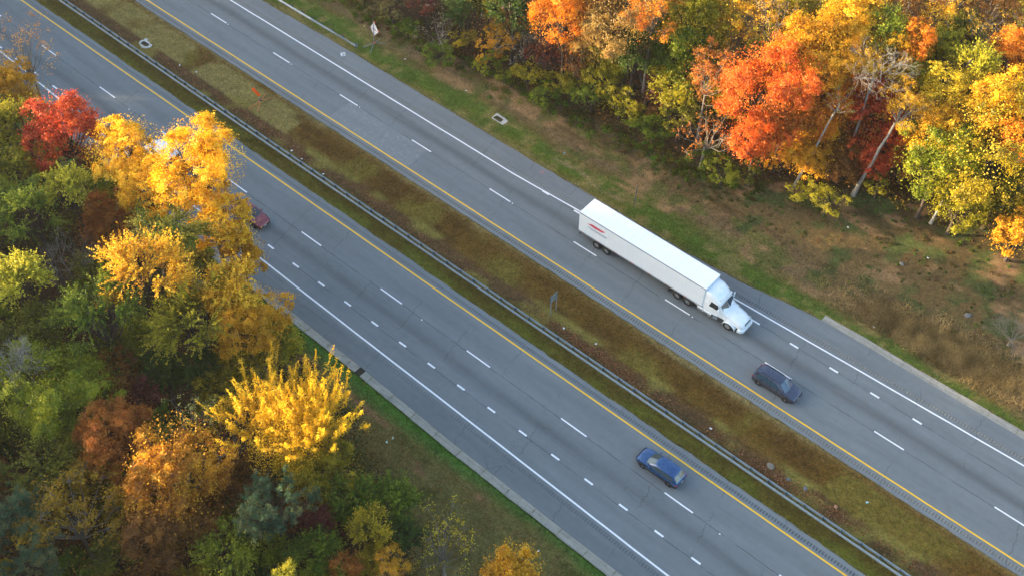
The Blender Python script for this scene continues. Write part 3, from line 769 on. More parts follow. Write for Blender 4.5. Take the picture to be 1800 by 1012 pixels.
car('car', (-24.0, 48.62), math.pi, 'bright blue hatchback heading left beside the yellow line', 'car', paint('blue_paint', (.014, .065, .18)), 4.7, 1.84, 1.52, 'hatch', simple('grey_window', (.05, .075, .08), .06, 0, .1, Specular_IOR_Level=1.0))
car('car', (-76.85, 44.85), 0, 'maroon car half hidden under the golden tree', 'car', paint('maroon_paint', (.20, .025, .035)), 4.75, 1.82, 1.48, 'sedan')
car('van', (-91.6, 44.35), math.pi, 'white van glimpsed through the golden tree', 'van', paint('white_paint', (.72, .73, .75), 0), 5.1, 1.95, 1.95, 'van')

def lorry():
    r = empty('semi_truck', (-37.6, 67.35, 0)); tag(r, 'long white articulated lorry with a sleeper cab in the right lane', 'lorry', 'traffic on the carriageways')
    W_ = simple('trailer_white', (.80, .82, .84), .45, 0, .04, .8); WS = simple('trailer_side', (.68, .75, .80), .4, 0, .04, .8); CB = paint('cab_white', (.74, .80, .83), 0)
    GR = simple('grey_rail', (.30, .34, .38), .45, .4); CH = simple('chassis_black', (.03, .03, .032), .7)
    X = lambda x: x+37.6
    x0, x1, z0, z1, hw = X(-47.75), X(-31.6), 1.16, 4.08, 1.29
    b = MB(); b.box(((x0+x1)/2, 0, (z0+z1)/2), (x1-x0-.06, 2*hw-.05, z1-z0-.06)); b.build('trailer_box', WS, r)
    b = MB(); b.box(((x0+x1)/2, 0, z1-.02), (x1-x0, 2*hw-.06, .04)); b.build('trailer_roof', W_, r, bevel=.015)
    for i in range(19):
        b = MB(); b.box((x0+.45+i*.85, 0, z1+.004), (.035, 2*hw-.12, .012)); b.build('roof_bow', simple('roof_seam', (.72, .75, .77), .5), r)
    n = 13; pl = (x1-x0-.1)/n
    pb = MB(); pb.box((0, 0, 0), (pl-.03, .02, z1-z0-.34)); pm = pb.mesh('side_panel', WS)
    for s in (-1, 1):
        for i in range(n): link('side_panel', pm, r, (x0+.05+pl*(i+.5), s*(hw-.016), (z0+z1)/2-.0))
        b = MB(); b.box(((x0+x1)/2, s*(hw-.02), z1-.09), (x1-x0, .06, .15)); b.build('top_rail', GR, r, bevel=.01)
        b = MB(); b.box(((x0+x1)/2, s*(hw-.02), z0+.09), (x1-x0, .06, .15)); b.build('bottom_rail', GR, r, bevel=.01)
        b = MB()
        for i in range(14):
            if i % 2 == 0: b.box((x0+.5+i*1.12, s*(hw+.012), z0+.09), (.5, .006, .05))
        b.build('reflector_strip', M_RED, r)
        # red emblem and dark lettering bars near the tail
        b = MB(); q = [(x0+1.1, 0, 3.05), (x0+1.7, 0, 3.32), (x0+3.5, 0, 3.30), (x0+3.1, 0, 3.02), (x0+2.1, 0, 2.92)]
        b.add([(p[0], s*(hw+.001), p[2]) for p in q]+[(p[0], s*(hw-.01), p[2]) for p in q], [tuple(range(5)), tuple(range(9, 4, -1))]+[(i, (i+1) % 5, 5+(i+1) % 5, 5+i) for i in range(5)])
        b.build('red_emblem', simple('emblem_red', (.55, .05, .09), .5), r)
        b = MB(); b.box((x0+2.5, s*(hw-.003), 2.62), (2.6, .008, .09)); b.box((x0+2.6, s*(hw-.003), 2.44), (2.0, .008, .05)); b.build('blue_stripe', simple('emblem_blue', (.10, .17, .26), .5), r)
    b = MB(); b.box((x0-.015, -.63, (z0+z1)/2), (.03, 1.22, z1-z0-.2)); b.build('rear_door', WS, r); b = MB(); b.box((x0-.015, .63, (z0+z1)/2), (.03, 1.22, z1-z0-.2)); b.build('rear_door', WS, r)
    b = MB(); b.box((x0+.05, 0, .58), (.08, 2.3, .12)); b.box((x0+.08, .7, .85), (.06, .08, .5)); b.box((x0+.08, -.7, .85), (.06, .08, .5)); b.build('underride_guard', CH, r)
    for s in (-1, 1):
        b = MB(); b.box((x0-.02, s*1.15, z0+.02), (.05, .16, .1)); b.build('taillight', M_RED, r)
    b = MB(); b.box(((x0+x1)/2, .45, 1.03), (x1-x0-.3, .1, .22)); b.box(((x0+x1)/2, -.45, 1.03), (x1-x0-.3, .1, .22)); b.box((X(-44.6), 0, .75), (2.6, 1.1, .25)); b.build('chassis', CH, r)
    for s in (-1, 1):
        b = MB(); b.box((X(-35.9), s*.85, .65), (.14, .14, .95)); b.box((X(-35.9), s*.85, .17), (.3, .3, .04)); b.build('landing_leg', CH, r)
        for xx in (-45.3, -44.0, -34.75, -33.45): wheel(r, X(xx), s*.98, .51, .56, s)
        wheel(r, X(-28.55), s*1.03, .51, .30, s)
    # tractor
    b = MB(); b.box((X(-31.2), 0, .85), (7.6, .9, .25)); b.build('frame', CH, r)
    def rr(x, w, z0_, z1_, c): return (x, [(0, z0_), (w-c*.4, z0_), (w, z0_+c*.5), (w, z1_-c*1.6), (w-c*.35, z1_-c*.6), (w-c*1.1, z1_-c*.12), (w*.45, z1_), (0, z1_+.02)])
    b = MB(); b.loft([rr(X(-33.0+1.35), 1.20, .95, 3.72, .22), rr(X(-31.5), 1.22, .90, 3.80, .22), rr(X(-30.9), 1.22, .88, 3.74, .26), rr(X(-30.35), 1.21, .88, 3.50, .34), rr(X(-29.95), 1.18, .9, 3.12, .38), rr(X(-29.75), 1.15, .9, 2.80, .36)])
    b.build('sleeper_cab', CB, r, True)
    b = MB(); b.loft([rr(X(-30.1), 1.12, .95, 2.62, .2), rr(X(-29.72), 1.1, .95, 2.5, .2), rr(X(-29.25), 1.06, .95, 1.98, .18), rr(X(-28.7), 1.02, .95, 1.90, .18)]); b.build('cab', CB, r, True)
    b = MB(); b.loft([rr(X(-29.3), 1.02, .92, 1.99, .22), rr(X(-28.6), 1.0, .85, 1.92, .28), rr(X(-27.8), .97, .75, 1.78, .32), rr(X(-27.25), .90, .62, 1.56, .34), rr(X(-27.0), .78, .60, 1.30, .30), rr(X(-26.9), .62, .64, 1.1, .2)]); b.build('hood', CB, r, True)
    for s in (-1, 1):
        b = MB(); V = []; F = []; k = 11
        for i in range(k):
            t = math.pi*(.02+.96*i/(k-1)); cxx, czz = X(-28.45)+.74*math.cos(t), .50+.66*math.sin(t)
            V += [(cxx, s*.72, czz+.04), (cxx, s*1.20, czz), (cxx, s*1.22, czz-.10), (cxx, s*.72, czz-.08)]
        for i in range(k-1):
            for j in range(4): F.append((i*4+j, i*4+(j+1) % 4, i*4+4+(j+1) % 4, i*4+4+j))
        F += [(0, 1, 2, 3), tuple(range((k-1)*4+3, (k-1)*4-1, -1))]
        b.add(V, F); b.build('front_fender', CB, r, True)
        b = MB(); b.slab([(X(-27.35), s*.80, 1.0), (X(-27.12), s*.98, .95), (X(-27.22), s*1.0, 1.22), (X(-27.5), s*.82, 1.30)], .05*s); b.build('headlight', M_LAMP, r)
        b = MB(); b.slab([(X(-30.95), s*1.245, 2.0), (X(-29.85), s*1.20, 1.95), (X(-29.95), s*1.20, 2.68), (X(-30.75), s*1.245, 2.80)], .01*(-s)); b.build('side_window', M_GLASS, r)
        b = MB(); b.box((X(-29.75), s*1.48, 2.25), (.12, .22, .62)); b.build('wing_mirror', CB, r, bevel=.03)
        b = MB(); b.bar((X(-29.85), s*1.12, 2.5), (X(-29.75), s*1.45, 2.5), .03, .03); b.bar((X(-29.85), s*1.12, 1.98), (X(-29.75), s*1.45, 1.98), .03, .03); b.build('mirror_arm', M_TRIM, r)
        b = MB(); b.cyl((X(-32.2), s*.98, .72), (X(-30.5), s*.98, .72), .33, n=18); b.build('fuel_tank', simple('tank_metal', (.55, .58, .6), .25, .8), r, True)
        b = MB(); b.box((X(-30.1), s*1.08, .62), (.5, .3, .08)); b.box((X(-30.1), s*1.1, .95), (.45, .26, .06)); b.build('cab_step', M_GALV, r)
        b = MB(); b.slab([(X(-33.5), s*1.15, 1.1), (X(-31.65), s*1.21, 1.0), (X(-31.65), s*1.19, 3.3), (X(-32.2), s*1.17, 3.2)], .03); b.build('side_fairing', CB, r)
        b = MB(); b.box((X(-34.1), s*1.0, 1.10), (2.0, .56, .03)); b.build('rear_fender', CH, r)
    for s in (-1, 1):
        b = MB(); b.slab([(X(-29.28), s*.04, 2.02), (X(-29.36), s*.96, 2.0), (X(-29.82), s*.98, 2.62), (X(-29.73), s*.04, 2.68)], .015*s); b.build('windscreen', M_BLUEGLASS, r)
    b = MB(); b.loft([(X(-27.45), [(0, .42), (1.1, .42), (1.16, .52), (1.16, .82), (1.08, .9), (0, .9)]), (X(-27.05), [(0, .40), (1.0, .40), (1.06, .5), (1.06, .8), (1.0, .88), (0, .88)]), (X(-26.82), [(0, .44), (.70, .44), (.78, .52), (.78, .76), (.70, .82), (0, .82)])]); b.build('bumper', CB, r, bevel=.06)
    b = MB(); b.box((X(-27.0), 0, 1.16), (.08, .95, .5)); b.build('grille', simple('grille_metal', (.10, .10, .10), .4, .6), r, bevel=.03)
    b = MB(); b.box((X(-29.95), 0, 2.92), (.32, 2.2, .05)); b.build('sun_visor', CB, r)
    for yy in (-.8, -.4, 0, .4, .8):
        b = MB(); b.box((X(-30.0), yy, 3.12), (.12, .1, .06)); b.build('marker_lamp', simple('amber_lamp', (.7, .3, .03), .3), r)
    b = MB(); b.cyl((X(-31.75), 1.05, 1.0), (X(-31.75), 1.05, 3.6), .09, n=10); b.build('exhaust_stack', simple('tank_metal', (.55, .58, .6), .25, .8), r, True)
lorry()

# ------------------------------------------------------------------ trees
def unit(v): return v/np.maximum(np.linalg.norm(v, axis=-1, keepdims=True), 1e-9)
def sph(rng, n, zmin=-1.0):
    z = rng.uniform(zmin, 1, n); t = rng.uniform(0, 2*np.pi, n); q = np.sqrt(1-z*z)
    return np.stack([q*np.cos(t), q*np.sin(t), z], 1)
def leaves(rng, C, N, S, asp=.62):
    """kite-shaped leaves at C with normals N and length S"""
    N = unit(N); t = unit(np.cross(N, rng.normal(size=N.shape))); b = np.cross(N, t); S = np.asarray(S)[:, None]
    V = np.stack([C-t*S*.5, C+b*S*asp*.5+t*S*.05, C+t*S*.5+N*S*.10, C-b*S*asp*.5+t*S*.05], 1).reshape(-1, 3)
    return V, np.arange(len(C)*4).reshape(-1, 4)
def tubes(P0, P1, R0, R1, n=3):
    P0, P1 = np.asarray(P0, float), np.asarray(P1, float); d = unit(P1-P0); ref = np.where(np.abs(d[:, 2:3]) > .9, [[1., 0, 0]], [[0, 0, 1.]])
    a = unit(np.cross(d, ref)); b = np.cross(d, a); k = len(P0); R0 = np.broadcast_to(R0, k); R1 = np.broadcast_to(R1, k)
    V = np.zeros((k, 2*n, 3))
    for i in range(n):
        t = 2*np.pi*i/n; o = a*np.cos(t)+b*np.sin(t); V[:, i] = P0+o*R0[:, None]; V[:, n+i] = P1+o*R1[:, None]
    f_ = np.array([[i, (i+1) % n, n+(i+1) % n, n+i] for i in range(n)])
    return V.reshape(-1, 3), (f_[None]+np.arange(k)[:, None, None]*2*n).reshape(-1, 4)
def limb_paths(rng, root, ends, r0, r1, seg=4, sag=.12):
    A, B, RA, RB = [], [], [], []
    for e, ra in zip(ends, np.broadcast_to(r0, len(ends))):
        v = e-root; L = np.linalg.norm(v); mid = root+v*.5+np.array([0, 0, -sag*L])*.6+rng.normal(size=3)*L*.06
        ts = np.linspace(0, 1, seg+1); pts = [(1-t)**2*root+2*t*(1-t)*mid+t*t*e+(rng.normal(size=3)*L*.025 if 0 < t < 1 else 0) for t in ts]
        for i in range(seg):
            A.append(pts[i]); B.append(pts[i+1]); RA.append(ra+(r1-ra)*ts[i]); RB.append(ra+(r1-ra)*ts[i+1])
    return A, B, RA, RB
LIB = {}
def make_crown(style, R, seed):
    """returns (leaf mesh or None, limb mesh); crown centred on the origin with half height R"""
    rng = np.random.default_rng(seed); H = R
    C = np.zeros((0, 3)); N = C; S = np.zeros(0); T = np.zeros(0); asp = .62
    root = np.array([0, 0, -H*.85]); segA, segB, segRA, segRB = [], [], [], []
    wob = rng.normal(size=(5, 3)); wob = unit(wob); wa = rng.uniform(-.34, .36, 5)
    def lump(d): return 1+np.sum(np.maximum(d@wob.T, 0)**3*wa, 1)
    if style in ('billow', 'airydense', 'airy', 'bush'):
        nl = {'billow': 30, 'airydense': 26, 'airy': 18, 'bush': 16}[style]
        d = sph(rng, nl, -.55 if style != 'bush' else -.3); rr = rng.uniform(.42, .96, nl)*lump(d)
        rr[:nl//6] *= .45
        lc = d*rr[:, None]*np.array([R, R, H]); lr = R*rng.uniform(.20, .36, nl)
        ns = {'billow': 15, 'airydense': 13, 'airy': 10, 'bush': 12}[style]
        sd_ = sph(rng, nl*ns, -.6)+np.repeat(d, ns, 0)*.55; sd_ = unit(sd_)
        sc = np.repeat(lc, ns, 0)+sd_*np.repeat(lr, ns)[:, None]*rng.uniform(.55, 1.08, nl*ns)[:, None]
        dens = {'billow': 1.0, 'airydense': .42, 'airy': .16, 'bush': 1.0}[style]
        ls = .135+.011*R if style != 'bush' else .13
        per = int(np.clip(36*(R/4.2)**2*(.24/ls)**2*dens, 5, 125))
        if style == 'airy': keep = rng.random(len(sc)) < .62; sc = sc[keep]; sd_ = sd_[keep]
        C = np.repeat(sc, per, 0); srad = np.repeat(rng.uniform(.05, .10, len(sc))*R, per)
        off = rng.normal(size=C.shape)*np.array([1, 1, .6]); C = C+off*srad[:, None]*.62
        N = np.repeat(sd_*.8+rng.normal(size=sd_.shape)*.45, per, 0)+rng.normal(size=C.shape)*.58+np.array([0, 0, .4])
        S = ls*rng.uniform(.65, 1.3, len(C)); T = np.repeat(rng.normal(.5, .22, len(sc)), per)+rng.normal(0, .15, len(C))
        st = {'billow': .10, 'airydense': .05, 'airy': .03, 'bush': .05}[style]
        if st:
            ex = sph(rng, int(len(C)*st), -.5); C2 = ex*(rng.uniform(.6, 1.12, len(ex))*lump(ex))[:, None]*np.array([R, R, H])
            C = np.concatenate([C, C2]); N = np.concatenate([N, ex+rng.normal(size=ex.shape)]); S = np.concatenate([S, ls*rng.uniform(.7, 1.2, len(ex))]); T = np.concatenate([T, rng.normal(.6, .25, len(ex))])
        if style == 'bush': root = np.array([0, 0, -H*.8])
        A, B, ra, rb = limb_paths(rng, root, lc, (R*.028+.02)*(.55 if 'airy' in style else 1), .015, 4); segA += A; segB += B; segRA += ra; segRB += rb
        sel = rng.permutation(len(sc))[:int(len(sc)*(.6 if style != 'billow' else .35))]
        own = np.argmin(((sc[sel][:, None]-lc[None])**2).sum(-1), 1)
        segA += list(lc[own]); segB += list(sc[sel]); segRA += [.022]*len(sel); segRB += [.008]*len(sel)
        if style in ('airy', 'airydense'):
            e2 = sc[sel]+unit(sc[sel]-lc[own])*R*.10+rng.normal(size=(len(sel), 3))*R*.05
            segA += list(sc[sel]); segB += list(e2); segRA += [.010]*len(sel); segRB += [.004]*len(sel)
    elif style in ('spray', 'spike', 'pine'):
        if style == 'spray':
            nl = 24; d = sph(rng, nl, -.35); lc = d*(rng.uniform(.25, .62, nl)*lump(d))[:, None]*R; nsp = 22
            sdir = unit(np.repeat(d, nsp, 0)*.8+rng.normal(size=(nl*nsp, 3))*.55+np.array([0, 0, .25])); L = R*rng.uniform(.22, .50, nl*nsp); p0 = np.repeat(lc, nsp, 0)+sdir*R*.06
            per = int(np.clip(24*(R/4)**1.2, 14, 40)); width = .065*np.sqrt(R/4)+.03; ls = .17; curve = rng.uniform(-.25, .3, len(p0))
        elif style == 'spike':
            nl = 260; d = sph(rng, nl, -.35); sub = rng.normal(size=(9, 3))*R*np.array([.36, .36, .10]); lc = d*np.array([1, 1, .5])*(rng.uniform(.1, .55, nl)*R)[:, None]+sub[rng.integers(0, 9, nl)]; d = unit(d*np.array([.75, .75, .4])+np.array([0, 0, .85])); nsp = 1
            sdir = unit(d+rng.normal(size=d.shape)*.12); L = R*rng.uniform(.10, .50, nl)*(1+.25*rng.random(nl)); p0 = lc.copy(); per = 190; width = .27; ls = .155; curve = rng.uniform(.1, .5, nl)
        else:
            nl = 30; d = sph(rng, nl, -.4); lc = d*(rng.uniform(.45, .9, nl)*lump(d))[:, None]*R; nsp = 9
            p0 = np.repeat(lc, nsp, 0)+rng.normal(size=(nl*nsp, 3))*R*.13; sdir = unit(np.repeat(d, nsp, 0)+rng.normal(size=p0.shape)*.5); L = np.full(len(p0), .28); per = 38; width = .10; ls = .36; curve = np.zeros(len(p0)); asp = .13
        t = rng.random((len(p0), per)); t = t if style != 'spike' else t**.8
        pc = p0[:, None]+sdir[:, None]*(L[:, None]*t)[..., None]; pc[..., 2] += curve[:, None]*L[:, None]*t*t
        taper = (1-.55*t)[..., None] if style == 'spray' else (1.15-.75*t)[..., None]*(0.55+0.45*np.sin(t*17+rng.uniform(0, 6, (len(p0), 1))))[..., None] if style == 'spike' else 1.0
        C = (pc+rng.normal(size=pc.shape)*width*taper*(1 if style != 'pine' else 1.3)).reshape(-1, 3)
        if style == 'spray': C = C+0
        nd = np.repeat(sdir, per, 0)
        N = nd*(.35 if style != 'pine' else 0)+rng.normal(size=C.shape)*.7+np.array([0, 0, .7])
        S = ls*rng.uniform(.65, 1.25, len(C)); T = np.repeat(rng.normal(.42, .16, len(p0)), per)+(t.ravel()-.4)*.5+rng.normal(0, .10, len(C))
        A, B, ra, rb = limb_paths(rng, root, lc, R*.022+.03, .02, 4); segA += A; segB += B; segRA += ra; segRB += rb
        segA += list(p0); segB += list(p0+sdir*L[:, None]*.9); segRA += [.014]*len(p0); segRB += [.004]*len(p0)
        if style == 'spike':                           # lower leafy skirt and short filling plumes
            ex = sph(rng, 16000, -.6); rr = rng.uniform(.25, .92, len(ex)); C2 = ex*rr[:, None]*np.array([R*.8, R*.8, R*.55])*lump(ex)[:, None]
            C = np.concatenate([C, C2]); N = np.concatenate([N, ex+rng.normal(size=ex.shape)]); S = np.concatenate([S, .18*rng.uniform(.7, 1.2, len(ex))]); T = np.concatenate([T, rng.normal(.35, .2, len(ex))])
    elif style in ('bare', 'twigbush'):
        def grow(p, dr, L, r, lev):
            q = p+dr*L; segA.append(p); segB.append(q); segRA.append(r); segRB.append(r*.72)
            if lev == 0: return
            for _ in range(3 if lev > 3 else 3):
                nd = dr+rng.normal(size=3)*.62+np.array([0, 0, .12]); grow(q, nd/np.linalg.norm(nd), L*rng.uniform(.62, .86), r*.64, lev-1)
        for k in range(5 if style == 'bare' else 12):
            a = rng.uniform(0, 6.28); dd = np.array([math.cos(a)*.75, math.sin(a)*.75, rng.uniform(.4, 1.0)]); grow(root*(.9 if style == 'bare' else .8), dd/np.linalg.norm(dd), R*.52, R*.013+.012 if style == 'bare' else .03, 5 if style == 'bare' else 4)
    lm = None
    if len(C):
        V, Q_ = leaves(rng, C, N, S, asp); lm = np_mesh('crown', V, Q_, [mat_leaf('green')], {'tone': np.clip(T, 0, 1)})
    V, Q_ = tubes(segA, segB, np.array(segRA), np.array(segRB), 4 if style in ('bare',) else 3)
    bm = np_mesh('limbs', V, Q_, [BARK_D], smooth=True)
    return lm, bm
SIZES = {'billow': [(5.2, 3), (3.6, 4), (2.3, 2)], 'spray': [(5.0, 2), (3.4, 3)], 'airydense': [(3.4, 3)], 'airy': [(3.4, 2), (2.0, 2)], 'pine': [(3.5, 2)], 'bush': [(1.8, 3)], 'spike': [(6.4, 1)], 'bare': [(3.4, 2)], 'twigbush': [(2.4, 1)]}
def crown_for(style, R, k):
    sz = min(SIZES[style], key=lambda s: abs(math.log(s[0]/R))); v = k % sz[1]; key = (style, sz[0], v)
    if key not in LIB: LIB[key] = make_crown(style, sz[0], 100+int(sz[0]*10)*7+v*13+len(style))
    return sz[0], LIB[key]
def trunk_mesh(seed, n=9, bend=.03):
    rng = np.random.default_rng(seed); V = []; k = 7
    for i in range(k):
        t = i/(k-1); cx, cy = rng.normal()*bend*(0 < i < k-1), rng.normal()*bend*(0 < i < k-1); r = (1.35 if i == 0 else 1)*(1-.5*t)
        for j in range(n): a = 2*math.pi*j/n; V.append((cx*6+r*math.cos(a)*rng.uniform(.93, 1.07), cy*6+r*math.sin(a)*rng.uniform(.93, 1.07), t))
    V = np.array(V); i, j = np.meshgrid(np.arange(k-1), np.arange(n), indexing='ij'); jn = (j+1) % n
    return np_mesh('trunk', V, np.stack([i*n+j, i*n+jn, (i+1)*n+jn, (i+1)*n+j], -1).reshape(-1, 4), [BARK_D], smooth=True)
TR = [trunk_mesh(s) for s in range(4)]
